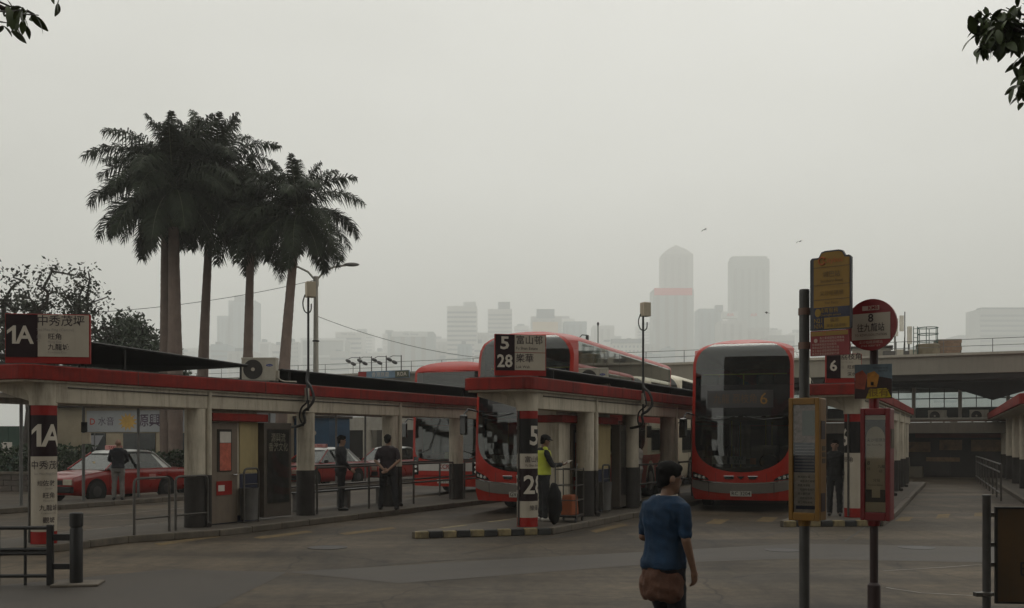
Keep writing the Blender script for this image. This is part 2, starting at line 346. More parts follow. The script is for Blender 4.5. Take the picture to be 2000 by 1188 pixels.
# ------------------------------------------------------------------ bus shelters
def rounded_rect(x0, x1, y0, y1, r, n=6):
    pts = []
    for cx, cy, a in ((x1 - r, y1 - r, 0), (x0 + r, y1 - r, 90), (x0 + r, y0 + r, 180), (x1 - r, y0 + r, 270)):
        for i in range(n + 1): t = R(a + 90 * i / n); pts.append((cx + r * math.cos(t), cy + r * math.sin(t)))
    return pts
def shelter(label, P, A, n, sp, xl=-1.2, xr=.42, nose=-.6, tail=1.2, pipes=(1, 3), z0=2.65, flare=-1):
    t = thing('bus_shelter', label, 'bus shelter', P, -A); Ln = sp * (n - 1)
    q = MB(); q.prism(rounded_rect(xl, xr, nose, Ln + tail, .22), z0, z0 + .24); q.build('roof_slab', redf, t, bevel=.02)
    q = MB(); q.prism(rounded_rect(xl + .05, xr - .05, nose + .05, Ln + tail - .05, .2), z0 - .03, z0); q.build('soffit', cream, t)
    q = MB(); q.prism(rounded_rect(xl + .06, xr - .06, nose + .06, Ln + tail - .06, .2), z0 + .24, z0 + .26); q.build('roof_felt', roofg, t)
    q = MB(); q.box(-.17, .2, .0, Ln + tail - .1, z0 - .36, z0 - .03); q.build('beam', cream, t, bevel=.015)
    for i in range(n):                                    # cross brackets that carry the cantilevered slab
        y = i * sp; q = MB(); q.add([(xl + .1, y + s, z0 - .035) for s in (-.1, .1)] + [(-.16, y + s, z0 - .035) for s in (-.1, .1)] + [(-.16, y + s, z0 - .34) for s in (-.1, .1)] + [(xl + .1, y + s, z0 - .1) for s in (-.1, .1)],
            [(0, 1, 3, 2), (0, 2, 4, 6), (1, 7, 5, 3), (6, 4, 5, 7), (0, 6, 7, 1), (2, 3, 5, 4)]); q.build('bracket', cream, t)
    for i in range(n):
        y = i * sp; r = .2
        if i == 0:
            q = MB(); rows = []
            for k in range(9):                            # flared capital
                f = k / 8; z = z0 - .40 + f * .37; w = r + .02 + .45 * max(0, f) ** 3
                rows.append([(max(-w, -r - .02 - .5 * f ** 3) if False else w_x, y + w_y, z) for w_x, w_y in
                             [((w if math.cos(a) < 0 else r + .01) * math.cos(a), (r + .02) * math.sin(a)) for a in [2 * math.pi * j / 20 for j in range(20)]]])
            q.loft(rows); q.build('capital', cream, t, smooth=True)
            q = MB(); q.lathe([(r, 0), (r, z0 - .4)], 28, (0, y, 0)); q.build('column', creamc, t, smooth=True)
            q = MB(); q.cyl((-.1, -.19, .02), (-.1, -.19, z0 - .4), .024, n=8); q.build('conduit', steel, t, smooth=True)
        else:
            q = MB(); q.lathe([(r, 1.0), (r, z0 - .36)], 24, (0, y, 0)); c = q.build('column', creamc, t, smooth=True)
            q = MB(); q.lathe([(r + .006, 0), (r + .006, 1.005)], 24, (0, y, 0)); q.build('column_base', dado, c, smooth=True)
        if i in pipes:
            q = MB(); q.cyl((.19, y + .17, 1.0), (.19, y + .17, z0), .055, n=12); c = q.build('downpipe', creamc, t, smooth=True)
            q = MB(); q.cyl((.19, y + .17, .06), (.19, y + .17, 1.004), .059, n=12); q.tube([(.19, y + .17, .1), (.23, y + .13, .05), (.3, y + .06, .03)], .05); q.build('pipe_shoe', dado, c, smooth=True)
    for i in range(n - 1):                                # strip lights under the soffit and expansion joints in the fascia
        y = (i + .5) * sp; q = MB(); q.box(-.62, -.5, y - .6, y + .6, z0 - .1, z0 - .03); f_ = q.build('light_fitting', plastic_w, t, bevel=.01); q = MB(); q.cyl((-.56, y - .55, z0 - .115), (-.56, y + .55, z0 - .115), .016, n=8); q.build('tube', signw, f_)
        q = MB(); q.box(xr - .001, xr + .004, y - .008, y + .008, z0 + .005, z0 + .235); q.build('fascia_joint', dado, t)
    q = MB(); q.tube([(.215, .3, z0 - .1), (.215, Ln * .5, z0 - .105), (.215, Ln + .5, z0 - .1)], .012, 6); q.build('conduit_run', steel, t)
    return t
sh1 = shelter('long red and cream bus shelter of route 1A with kiosk, beside the taxi rank', P1, A1, 7, 3.45, xl=-1.25, xr=.3, tail=1.4, pipes=(1, 3, 5))
sh2 = shelter('red and cream bus shelter of routes 5 and 28 between two double deckers', P2, A1, 7, 3.0, xl=-1.15, xr=.34, pipes=(1, 3, 5))
sh3 = shelter('red and cream bus shelter of route 6 along the empty right lane', P3, A3, 7, 3.1, xl=-1.0, xr=.34, pipes=(1, 2, 3, 4, 5))
# pillar wraps with route numbers
def wrap(parent, bands, r=.204):
    for i, (zt, zb, m) in enumerate(bands):
        q = MB(); rows = [[(r * math.cos(2 * math.pi * k / 32), r * math.sin(2 * math.pi * k / 32), z) for k in range(32)] for z in (zb, zt)]
        q.loft(rows, True, False); q.build('painted_band', m, parent, smooth=True)
c1 = [o for o in sh1.children if o.name.startswith('column') and 'base' not in o.name][0]
c2 = [o for o in sh2.children if o.name.startswith('column') and 'base' not in o.name][0]
c3 = [o for o in sh3.children if o.name.startswith('column') and 'base' not in o.name][0]
ZT = 2.25
wrap(c1, [(ZT, 2.09, signred), (2.09, 1.42, maroon), (1.42, .2, signw), (.2, 0, signred)])
B = .208
def rad(a): return (a, 0, 0)
fa = -A1                                                   # angle that faces the camera side, in the shelter's own frame
text('1A', .5, signwt, c1, (1.22, 0, 1.74), bold=.02, bend=B)
text('中秀茂坪', .15, ink, c1, (1.25, 0, 1.27), bold=.008, bend=B)
text('Sau Mau Ping (Central)', .05, inkg, c1, (1.25, 0, 1.14), bend=B)
for k, (a, e) in enumerate((('佐敦', 'Jordan'), ('旺角', 'Mong Kok'), ('九龍城', 'Kowloon City'), ('觀塘', 'Kwun Tong'))):
    text(a, .105, ink, c1, (1.3, 0, .98 - k * .2), bold=.005, bend=B); text(e, .045, inkg, c1, (1.3, 0, .9 - k * .2), bend=B)
text('經', .09, ink, c1, (.62, 0, .98), bend=B)
wrap(c2, [(ZT, 2.10, signred), (2.10, 1.42, blackp), (1.42, 1.13, signw), (1.13, .50, maroon), (.50, .18, signw), (.18, 0, signred)])
text('5', .52, signwt, c2, (1.22, 0, 1.75), bold=.02, bend=B); text('5', .52, signwt, c2, (-1.55, 0, 1.75), bold=.02, bend=B)
text('富山邨', .13, ink, c2, (1.1, 0, 1.3), bold=.006, bend=B); text('Fu Shan Estate', .06, ink, c2, (1.1, 0, 1.19), bend=B)
text('28', .5, signwt, c2, (1.25, 0, .8), bold=.02, bend=B); text('28', .5, signwt, c2, (-1.5, 0, .8), bold=.02, bend=B)
text('樂華', .12, ink, c2, (1.2, 0, .36), bend=B)
wrap(c3, [(ZT, 2.08, signred), (2.08, 1.4, blackp), (1.4, .2, signw), (.2, 0, signred)])
text('6', .52, signwt, c3, (-1.1, 0, 1.72), bold=.02, bend=B); text('荔枝角', .13, ink, c3, (-.9, 0, 1.25), bend=B); text('經', .08, ink, c3, (-1.2, 0, .95), bend=B)
# right-hand shelter, only its near side is in the frame
t4 = thing('bus_shelter', 'red roofed bus shelter with grey railing at the far right kerb', 'bus shelter', (17.3, 33.5, .13), -R(23))
q = MB(); q.prism(rounded_rect(-1.1, 1.6, -8, 17.5, .3), 2.62, 2.9); q.build('roof_slab', redf, t4, bevel=.02)
q = MB(); q.prism(rounded_rect(-1.03, 1.5, -7.9, 17.4, .3), 2.59, 2.62); q.build('soffit', cream, t4)
for k in range(6):
    y = -7 + k * 4.4; q = MB(); q.lathe([(.17, 1), (.17, 2.59)], 20, (-.35, y, 0)); c = q.build('column', creamc, t4, smooth=True)
    q = MB(); q.lathe([(.175, 0), (.175, 1.004)], 20, (-.35, y, 0)); q.build('column_base', dado, c, smooth=True)
# ------------------------------------------------------------------ route signs on the shelter roofs
def route_sign(label, loc, rz, w, h, codes, rows, split=.38):
    t = thing('route_sign', label, 'sign', loc, rz, 'route signs on the shelter roofs')
    q = MB(); q.box(-w / 2, w / 2, 0, .07, 0, h); q.build('board', signred, t, bevel=.008)
    xs = -w / 2 + w * split
    q = MB(); q.box(-w / 2 + .012, xs, -.008, .0, .1, h - .012); q.build('number_panel', maroon, t)
    n = len(rows); ph = (h - .112) / n if n > 1 else h - .112
    for i in range(n):
        zt = h - .012 - i * ph; q = MB(); q.box(xs + .004, w / 2 - .02, -.008, 0, zt - ph + .012, zt); q.build('destination_panel', signw, t)
    for i, cde in enumerate(codes):
        hh = (h - .11) / len(codes); zc = h - .012 - hh * (i + .5)
        text(cde, hh * .98 if len(codes) > 1 else h * .5, signwt, t, ((-w / 2 + xs) / 2, -.0105, zc), bold=.022, width=min(w * split * .78, hh * .5 * len(cde)) if len(codes) > 1 else w * split * (.82 if len(cde) > 1 else .5))
    for s, sz, x, z, m in [it for r_ in rows for it in r_]: text(s, sz, m, t, (x, -.0105, z), bold=.008 if m is ink else 0, align='LEFT')
    for x in (-w * .35, w * .35):
        q = MB(); q.cyl((x, .11, -.05), (x, .11, h * .7), .02); q.cyl((x, .1, h * .5), (x, .55, -.02), .014); q.build('support', dsteel, t)
    return t
s = loc1(P1, -.25, -.0, A1)
x0 = -.22
route_sign('dark and cream 1A route sign standing on the red shelter roof', (s[0] + .28, s[1], 3.05), R(9), 1.3, .8, ['1A'],
           [[('中秀茂坪', .185, x0 + .05, .68, ink), ('Sau Mau Ping (Central)', .062, x0 + .05, .545, inkg), ('經', .075, x0 + .05, .43, inkg), ('via', .05, x0 + .05, .37, inkg),
             ('旺角', .11, x0 + .22, .43, ink), ('Mong Kok', .05, x0 + .22, .35, inkg), ('九龍城', .11, x0 + .22, .26, ink), ('Kowloon City', .05, x0 + .22, .18, inkg)]])
s = loc1(P2, -.3, -.0, A1)
route_sign('route sign for 5 and 28 standing on the rounded shelter roof', (s[0], s[1], 3.05), R(14), 1.02, .8, ['5', '28'],
           [[('富山邨', .18, -.1, .68, ink), ('Fu Shan Estate', .075, -.1, .53, ink)], [('樂華', .18, -.1, .33, ink), ('Lok Wah', .075, -.1, .17, ink)]])
s = loc1(P3, -.3, -.3, A3)
route_sign('route 6 sign on the shelter roof behind the round red stop flag', (s[0] + .13, s[1], 3.05), R(4), .8, .64, ['6'],
           [[('荔枝角', .16, -.08, .57, ink), ('Lai Chi Kok', .055, -.07, .45, inkg), ('經', .07, -.07, .34, inkg), ('旺角', .095, .07, .34, ink), ('Mong Kok', .045, .07, .27, inkg), ('深水埗', .095, .07, .19, ink)]], .4)
# ------------------------------------------------------------------ dark roof sheets, air conditioners, antenna boxes
def roof_sheet(label, P, A, pts, posts):
    t = thing('roof_awning', label, 'awning', (P.x, P.y, P.z), -A, 'black sheets over the shelter roofs')
    q = MB(); top = [Vector(p) for p in pts]; n = len(top); q.add(top + [p - Vector((0, 0, .03)) for p in top], [tuple(range(n)), tuple(range(2 * n - 1, n - 1, -1))] + [(i, i + n, (i + 1) % n + n, (i + 1) % n) for i in range(n)]); q.build('sheet', tarp, t)
    q = MB(); q.tube(top + [top[0]], .02); q.build('edge_tube', dsteel, t)
    for x, y, zt in posts: q = MB(); q.cyl((x, y, 2.9), (x, y, zt), .022); q.build('post', dsteel, t)
    return t
roof_sheet('sloping black sheet awning ending in a point beside the first air conditioner', P1, A1, [(.18, .75, 3.34), (.26, 4.65, 3.2), (-.9, 3.3, 3.05), (-.9, .75, 3.05)], [(.16, 1.55, 3.28), (.22, 4.5, 3.18)])
roof_sheet('long black sheet over the 1A shelter roof beyond the air conditioner', P1, A1, [(.1, 5.95, 3.2), (.16, 22, 3.14), (-1.1, 22, 3.0), (-1.1, 5.95, 3.02)], [(.1, 6.2, 3.17), (.1, 14, 3.14)])
roof_sheet('long black sheet over the roof of the 5 and 28 shelter', P2, A1, [(.1, .75, 3.12), (.16, 18.5, 3.1), (-1.0, 18.5, 2.99), (-1.0, .75, 3.0)], [(.1, 1.0, 3.12), (.1, 9, 3.1)])
fanm = mat('fan_dark', (.035, .03, .027), .6, .2); blueb = mat('badge_blue', (.01, .03, .2), .4, .05)
def aircon(label, loc, rz, sc=1., badge=True, group=None):
    t = thing('air_conditioner', label, 'air conditioner', loc, rz, group); t.scale = (sc, sc, sc); w, h, d = .84, .56, .3
    q = MB(); q.box(-w / 2, w / 2, 0, d, .04, .04 + h); q.build('casing', plastic_w, t, bevel=.018)
    q = MB(); q.box(-w / 2 - .006, w / 2 + .006, -.006, d + .006, h + .005, h + .05); q.build('lid', plastic_w, t, bevel=.01)
    for x in (-.3, .3): q = MB(); q.box(x - .03, x + .03, -.02, d + .02, 0, .04); q.build('foot', dsteel, t)
    cx, cz, rr = -.13, .32, .235
    q = MB(); rows = [[(cx + r_ * math.cos(2 * math.pi * k / 28), y, cz + r_ * math.sin(2 * math.pi * k / 28)) for k in range(28)] for r_, y in ((rr, -.004), (.03, -.006))]; q.loft(rows, True, True); g_ = q.build('fan_opening', fanm, t)
    q = MB()
    for k in range(5):
        r_ = rr * (.3 + .175 * k); q.tube([(cx + r_ * math.cos(2 * math.pi * j / 24), -.016, cz + r_ * math.sin(2 * math.pi * j / 24)) for j in range(25)], .0045, 5)
    for k in range(8): a = math.pi * k / 4; q.cyl((cx + .05 * math.cos(a), -.014, cz + .05 * math.sin(a)), (cx + rr * math.cos(a), -.014, cz + rr * math.sin(a)), .004, n=5)
    q.build('grille', fanm, g_)
    q = MB(); q.cyl((cx, -.026, cz), (cx, -.008, cz), .045, n=16); q.build('hub', signw, g_)
    if badge:
        q = MB(); n = 20; q.add([(.27 + .085 * math.cos(2 * math.pi * k / n), -.004, .42 + .03 * math.sin(2 * math.pi * k / n)) for k in range(n)], [tuple(range(n))]); b_ = q.build('badge', blueb, t)
        text('Carrier', .04, signwt, b_, (.27, -.006, .42))
    q = MB(); q.box(w / 2 - .002, w / 2 + .05, .05, .2, .1, .3); q.build('valve_cover', plastic_w, t, bevel=.01)
    q = MB(); q.tube([(w / 2 + .03, .12, .12), (w / 2 + .1, .12, .06), (w / 2 + .2, .1, .03), (w / 2 + .5, .05, .02)], .018); q.build('pipe', plastic_w, t)
    return t
s = loc1(P1, 5.6, -.25, A1); aircon('white air conditioner on the 1A shelter roof, beside the pointed awning', (s[0], s[1], 3.04), R(-2), .88)
s = loc1(P2, 5.0, -.6, A1); aircon('white air conditioner half sunk behind the black sheet of the 5 and 28 shelter', (s[0], s[1], 3.04), R(-10), .84)
boxm = mat('antenna_box', (.42, .36, .27), .6, .12, dirt=.3); cabm = mat('black_cable', (.012, .011, .011), .6, .1)
def antenna(label, P, A, u, v, ztop, seed):
    s = loc1(P, u, v, A); t = thing('antenna_pole', label, 'pole', (s[0], s[1], 0), -A, 'antenna boxes on thin poles above the shelters')
    q = MB(); q.cyl((0, 0, 2.45), (0, 0, ztop), .026, n=10); q.build('pole', dsteel, t, smooth=True)
    q = MB(); q.obox((.06, 0, ztop + .16), (.2, .2, .34), R(50)); q.build('box', boxm, t, bevel=.01)
    q = MB(); q.tube(smoothp([(-.05, -.05, ztop + .05), (-.1, -.06, ztop - .12), (-.06, -.06, ztop - .3), (.04, -.06, ztop - .36), (.11, -.05, ztop - .3), (.12, -.05, ztop - .16)]), .014); q.build('cable_loop', cabm, t, smooth=True)
    q = MB(); q.tube(smoothp([(.02, -.03, 3.35), (.05, -.12, 3.1), (.22, -.2, 2.96), (.3, -.2, 2.7), (.2, -.24, 2.52), (.05, -.22, 2.42), (.06, -.2, 2.2), (-.15, -.15, 2.12), (-.5, .05, 2.1)]), .033); q.build('hanging_cable', cabm, t, smooth=True)
    q = MB(); q.tube(smoothp([(.0, -.02, 3.2), (.1, -.18, 2.92), (.16, -.24, 2.66), (-.02, -.22, 2.5), (-.06, -.22, 2.3), (-.05, -.1, 2.12)]), .02); q.build('hanging_cable', cabm, t, smooth=True)
    q = MB(); q.obox((.0, -.05, 2.82), (.09, .06, .26)); q.build('junction_box', plastic_w, t, bevel=.006)
    return t
antenna('thin dark pole with antenna box rising from the 1A shelter roof', P1, A1, 6.55, .34, 4.95, 1)
antenna('thin dark pole with antenna box rising from the 5 and 28 shelter roof', P2, A1, 5.9, .36, 4.85, 2)
# ------------------------------------------------------------------ kiosks and what stands on the platforms
yelw = mat('yellow_wall', (.34, .27, .13), .7, .12, dirt=.4); doorm = mat('grey_beige_door', (.15, .115, .085), .6, .15, dirt=.5); navy = mat('navy_dado', (.02, .024, .05), .6, .2)
posterm = mat('poster_red', (.42, .1, .06), .6, .35, 9); paper = mat('paper_white', (.52, .48, .43), .7, .1, 8); glass_c = glass('clear_pane', (.85, .87, .85), mul=.7)
darkposter = mat('poster_dark', (.035, .03, .032), .5, .6, 4)
def kiosk(label, P, A, u0, u1, v0, v1, z1=2.42, door=(.25, .95), style=0):
    t = thing('ticket_kiosk', label, 'kiosk', P, -A)
    q = MB(); q.box(v0, v1, u0, u1, 0, z1); q.build('wall', yelw if style else cream, t, bevel=.01)
    q = MB(); q.box(v0 - .04, v1 + .16, u0 - .03, u1 + (.15 if not style else .05), 2.06, 2.22); q.build('canopy', redf, t, bevel=.012)
    q = MB(); q.box(v1, v1 + .012, u0 + .01, u1 - .01, .0, .14); q.box(v1, v1 + .01, u0 + door[1] + .1, u1 - .02, .68, .98); q.build('dado', navy, t)
    q = MB(); q.box(v1, v1 + .02, u0 + door[1] + .08, u1 - .01, 1.0, 2.05); q.build('panel', yelw, t)
    q = MB(); q.box(v1 + .001, v1 + .035, u0 + door[0], u0 + door[1], .02, 2.03); d = q.build('door', doorm, t, bevel=.006)
    ym = u0 + (door[0] + door[1]) / 2
    q = MB(); q.box(v1 + .035, v1 + .045, ym - .22, ym + .2, 1.05, 1.9); q.build('door_window', mat('dark_pane', (.02, .017, .015), .3, .2), d)
    q = MB(); q.box(v1 + .046, v1 + .05, ym - .15, ym + .17, 1.07, 1.62); q.build('poster', posterm, d)
    q = MB(); q.box(v1 + .046, v1 + .05, ym - .15, ym + .17, 1.63, 1.85); q.build('notice', paper, d)
    q = MB(); q.box(v1 + .046, v1 + .05, ym - .25, ym + .2, .58, .86); p_ = q.build('red_sticker', signred, d)
    q = MB(); q.box(v1 + .0505, v1 + .052, ym - .2, ym - .02, .66, .78); q.build('sticker_text_panel', paper, p_)
    q = MB(); q.cyl((v1 + .03, u0 + door[1] - .07, .98), (v1 + .09, u0 + door[1] - .07, .98), .022); q.cyl((v1 + .085, u0 + door[1] - .07, .98), (v1 + .085, u0 + door[1] - .2, .98), .014); q.build('handle', chrome, d)
    return t
k1 = kiosk('cream kiosk with red canopy and poster door under the 1A shelter', P1, A1, 3.82, 5.3, -.42, -.02, door=(.06, .82))
k2 = kiosk('pale kiosk with red canopy under the 5 and 28 shelter', P2, A1, 2.05, 5.3, -1.0, -.28, door=(.75, 1.45), style=0)
q = MB(); q.box(-.27, -.262, 1.55, 2.75, 1.98, 2.38) if False else q.box(-.279, -.27, 2.1, 3.5, 2.225, 2.4); fp = q.build('name_panel', paper, k2)
q = MB(); v_, f_ = text_geo('九龍巴士 KMB', .12, .004); q.add([(-.268, 2.75 + x, 2.34 + y) for x, y in v_], f_); q.build('lettering', signred, fp)
q = MB(); v_, f_ = text_geo('Football', .07, 0); q.add([(-.268, 2.75 + x, 2.255 + y) for x, y in v_], f_); q.build('lettering', ink, fp)
q = MB(); q.box(-.28, -.2, 2.0, 2.3, 0, 2.06); q.build('corner_post', cream, k2)
def poster_case(label, P, A, u0, u1, v, txt=True):
    t = thing('poster_case', label, 'poster case', P, -A)
    q = MB(); q.box(v - .22, v, u0, u1, .05, 2.05); q.build('case', mat('bronze_frame', (.09, .075, .062), .5, .2, metal=.3), t, bevel=.012)
    q = MB(); q.box(v, v + .006, u0 + .1, u1 - .1, .35, 1.9); b_ = q.build('poster', darkposter, t)
    if txt:
        for z, s_ in ((1.72, '源興流'), (1.52, '香港文化')):
            q = MB(); vv, ff = text_geo(s_, .2, .01); q.add([(v + .0085, (u0 + u1) / 2 + x * .8, z + y) for x, y in vv], ff); q.build('lettering', signw, b_)
    q = MB(); q.quad((v + .012, u0 + .08, .33), (v + .012, u1 - .08, .33), (v + .012, u1 - .08, 1.92), (v + .012, u0 + .08, 1.92)); q.build('glass_pane', glass_c, t)
    return t
poster_case('glazed bronze poster case at the end of the 1A kiosk', P1, A1, 5.34, 6.25, .12)
poster_case('tall glazed poster case at the end of the 5 and 28 kiosk', P2, A1, 5.36, 5.95, -.05, False)
def hoop(q, A_, B_, h, r=.022, up=Vector((0, 0, 1))):
    A_ = Vector(A_); B_ = Vector(B_); d = (B_ - A_).normalized(); rr = .08
    q.tube([A_, A_ + up * (h - rr), A_ + up * (h - rr * .3) + d * rr * .3, A_ + up * h + d * rr, B_ + up * h - d * rr, B_ + up * (h - rr * .3) - d * rr * .3, B_ + up * (h - rr), B_], r)
def litter(label, P, A, u, v):
    s = loc1(P, u, v, A); t = thing('litter_bin', label, 'bin', (s[0], s[1], P.z), -A)
    q = MB(); hoop(q, (0, -.22, 0), (0, .22, 0), 1.1); q.cyl((0, -.22, .78), (0, .22, .78), .012); q.cyl((0, -.22, .35), (0, .22, .35), .012); q.build('hoop_frame', steel, t, smooth=True)
    q = MB(); q.lathe([(.15, .05), (.17, .06), (.19, .68), (.2, .7), (.18, .7), (.16, .2)], 18, (-.06, 0, 0)); q.build('drum', mat('bin_grey', (.12, .115, .11), .5, .2, dirt=.5), t, smooth=True)
    return t
litter('grey litter bin in a steel hoop beside the 1A kiosk door', P1, A1, 4.82, .22)
litter('grey litter bin in a steel hoop beside the 5 and 28 kiosk', P2, A1, 4.35, -.02)
def railing(label, P, A, u0, u1, v, n, zs=(1.05, .56), m=steel, r=.026):
    t = thing('guard_rail', label, 'railing', P, -A, 'steel guard rails along the platforms')
    for z in zs: q = MB(); q.cyl((v, u0, z), (v, u1, z), r, n=10); q.build('rail', m, t, smooth=True)
    for k in range(n): y = u0 + (u1 - u0) * k / (n - 1); q = MB(); q.cyl((v, y, 0), (v, y, max(zs)), r * 1.05, n=10); q.build('post', m, t, smooth=True)
    return t
railing('steel guard rail behind the two waiting men under the 1A shelter', P1, A1, 7.25, 13.5, .05, 4)
railing('outer steel guard rail along the far edge of the 1A platform', P1, A1, 7.2, 22.5, -1.15, 7)
railing('steel guard rail between the 1A shelter columns and the old bus', P1, A1, 14.2, 20.4, .05, 4)
railing('steel guard rail at the back of the 5 and 28 shelter', P2, A1, 6.5, 11.6, .05, 4)
railing('grey guard rail along the far right platform', Vector((16.2, 33.5, .13)), R(22), -6, 9, -.55, 9, (1.0, .78, .2))
t = thing('guard_rail', 'rounded steel hoop rail ahead of the 1A kiosk', 'railing', P1, -A1, 'steel guard rails along the platforms')
for k, u in enumerate((2.1, 3.1)):
    q = MB(); hoop(q, (.25 - .0, u - .42, 0), (.25, u + .42, 0), 1.0, .024)
    q.cyl((.25, u - .42, .28), (.25, u + .42, .28), .018); q.build('hoop', steel, t, smooth=True)
t = thing('bench', 'long dark bench by the guard rail under the 1A shelter', 'bench', P1, -A1)
for k in range(3): q = MB(); q.box(-.98 + k * .13, -.87 + k * .13, 7.4, 11.4, .42, .46); q.build('slat', dsteel, t, bevel=.006)
for k in range(3): y = 7.7 + k * 1.75; q = MB(); q.box(-.95, -.62, y - .07, y + .07, 0, .42); q.build('leg', mat('concrete_leg', (.1, .092, .085), .8, .2), t, bevel=.01)
# hand cart with bags beside the vest man
s = loc1(P2, 1.45, .28, A1); t = thing('hand_cart', 'steel cage hand cart parked beside the 5 and 28 pillar', 'hand cart', (s[0], s[1], .13), -A1 + R(8))
q = MB()
for x in (-.22, .22): q.tube([(x, -.3, .12), (x, -.3, 1.1), (x, -.22, 1.2)], .014); q.tube([(x, .32, .12), (x, .32, 1.1)], .014)
for z in (.14, .45, .75, 1.08):
    for x in (-.22, .22): q.cyl((x, -.3, z), (x, .32, z), .01)
    for y in (-.3, .32): q.cyl((-.22, y, z), (.22, y, z), .01)
q.build('cage', steel, t, smooth=True); q = MB(); q.box(-.23, .23, -.31, .33, .1, .13); q.build('base', dsteel, t)
for x, y in ((-.2, -.26), (.2, -.26), (-.2, .28), (.2, .28)): q = MB(); q.cyl((x - .015, y, .05), (x + .015, y, .05), .05, n=14); q.build('wheel', rubber, t, smooth=True)
def lump(name, label, cat, loc, r, m, seed, rz=0):
    rnd = random.Random(seed); q = MB(); q.ell((0, 0, r[2]), r, 18, 12)
    q.v = [(x * (1 + .3 * noise.noise(Vector((x * 5 + seed, y * 5, z * 5)))), y * (1 + .3 * noise.noise(Vector((x * 6, y * 6 + seed, z * 4)))), max(0.0, z + .04 * noise.noise(Vector((x * 9, y * 9, z * 9 + seed))))) for x, y, z in q.v]
    return tag(q.build(name, m, None, smooth=True, loc=loc, rz=rz), label, cat)
s = loc1(P2, .62, .30, A1); lump('rubbish_sack', 'bulging black sack leaning beside the steel hand cart', 'sack', (s[0], s[1], .13), (.15, .17, .42), tarp, 3)
s = loc1(P2, 1.42, .30, A1); q = MB(); q.add([(x * (1 - .15 * z), y * (1 - .2 * z), z * .42) for z in (0, .5, 1) for x, y in ((-.13, -.2), (.13, -.2), (.13, .2), (-.13, .2))], [(3, 2, 1, 0), (8, 9, 10, 11)] + [(r_ * 4 + k, r_ * 4 + (k + 1) % 4, r_ * 4 + 4 + (k + 1) % 4, r_ * 4 + 4 + k) for r_ in (0, 1) for k in range(4)]); tag(q.build('shopping_bag', mat('bag_orange', (.26, .06, .012), .7, .3), None, bevel=.03, loc=(s[0], s[1], .262), rz=-A1), 'orange bag standing in the steel hand cart', 'bag')
# ------------------------------------------------------------------ double-decker buses
busred = mat('bus_red', (.36, .014, .004), .42, .1, 1.2, coat=.12, dirt=.4, dirtcol=(.13, .02, .012), spec=.35)
busroof = mat('bus_roof_red', (.5, .05, .035), .4, .1, 1.2, dirt=.2)
buscream = mat('bus_cream', (.6, .55, .42), .4, .08, 1.5, dirt=.2)
busgrey = mat('bus_grey_white', (.42, .4, .37), .45, .08, 1.5, dirt=.3)
bussilver = mat('bus_silver', (.2, .18, .16), .4, .1, 2, metal=.4)
blackg = mat('black_gloss', (.008, .008, .009), .12, .1, coat=.6)
seatm = mat('seat_fabric', (.045, .042, .06), .85, .3, 12); intm = mat('bus_interior', (.05, .046, .043), .7, .1); yrail = mat('yellow_rail', (.5, .38, .02), .4, .05)
bglass = glass('bus_glass', (.38, .41, .4)); sglass = glass('bus_side_glass', (.07, .08, .085), mul=2.0); lampm = glass('lamp_lens', (.9, .9, .9)); lampw = mat('lamp_reflector', (.65, .65, .6), .2, .1, metal=.7)
led = mat('display_amber', (.22, .11, .015), .5, .1, emit=.03); ledoff = mat('display_off', (.035, .032, .033), .4, .2)
plate_w = mat('number_plate', (.5, .48, .42), .5, .05); tubew = mat('cove_strip', (.6, .6, .55), .4, .05)
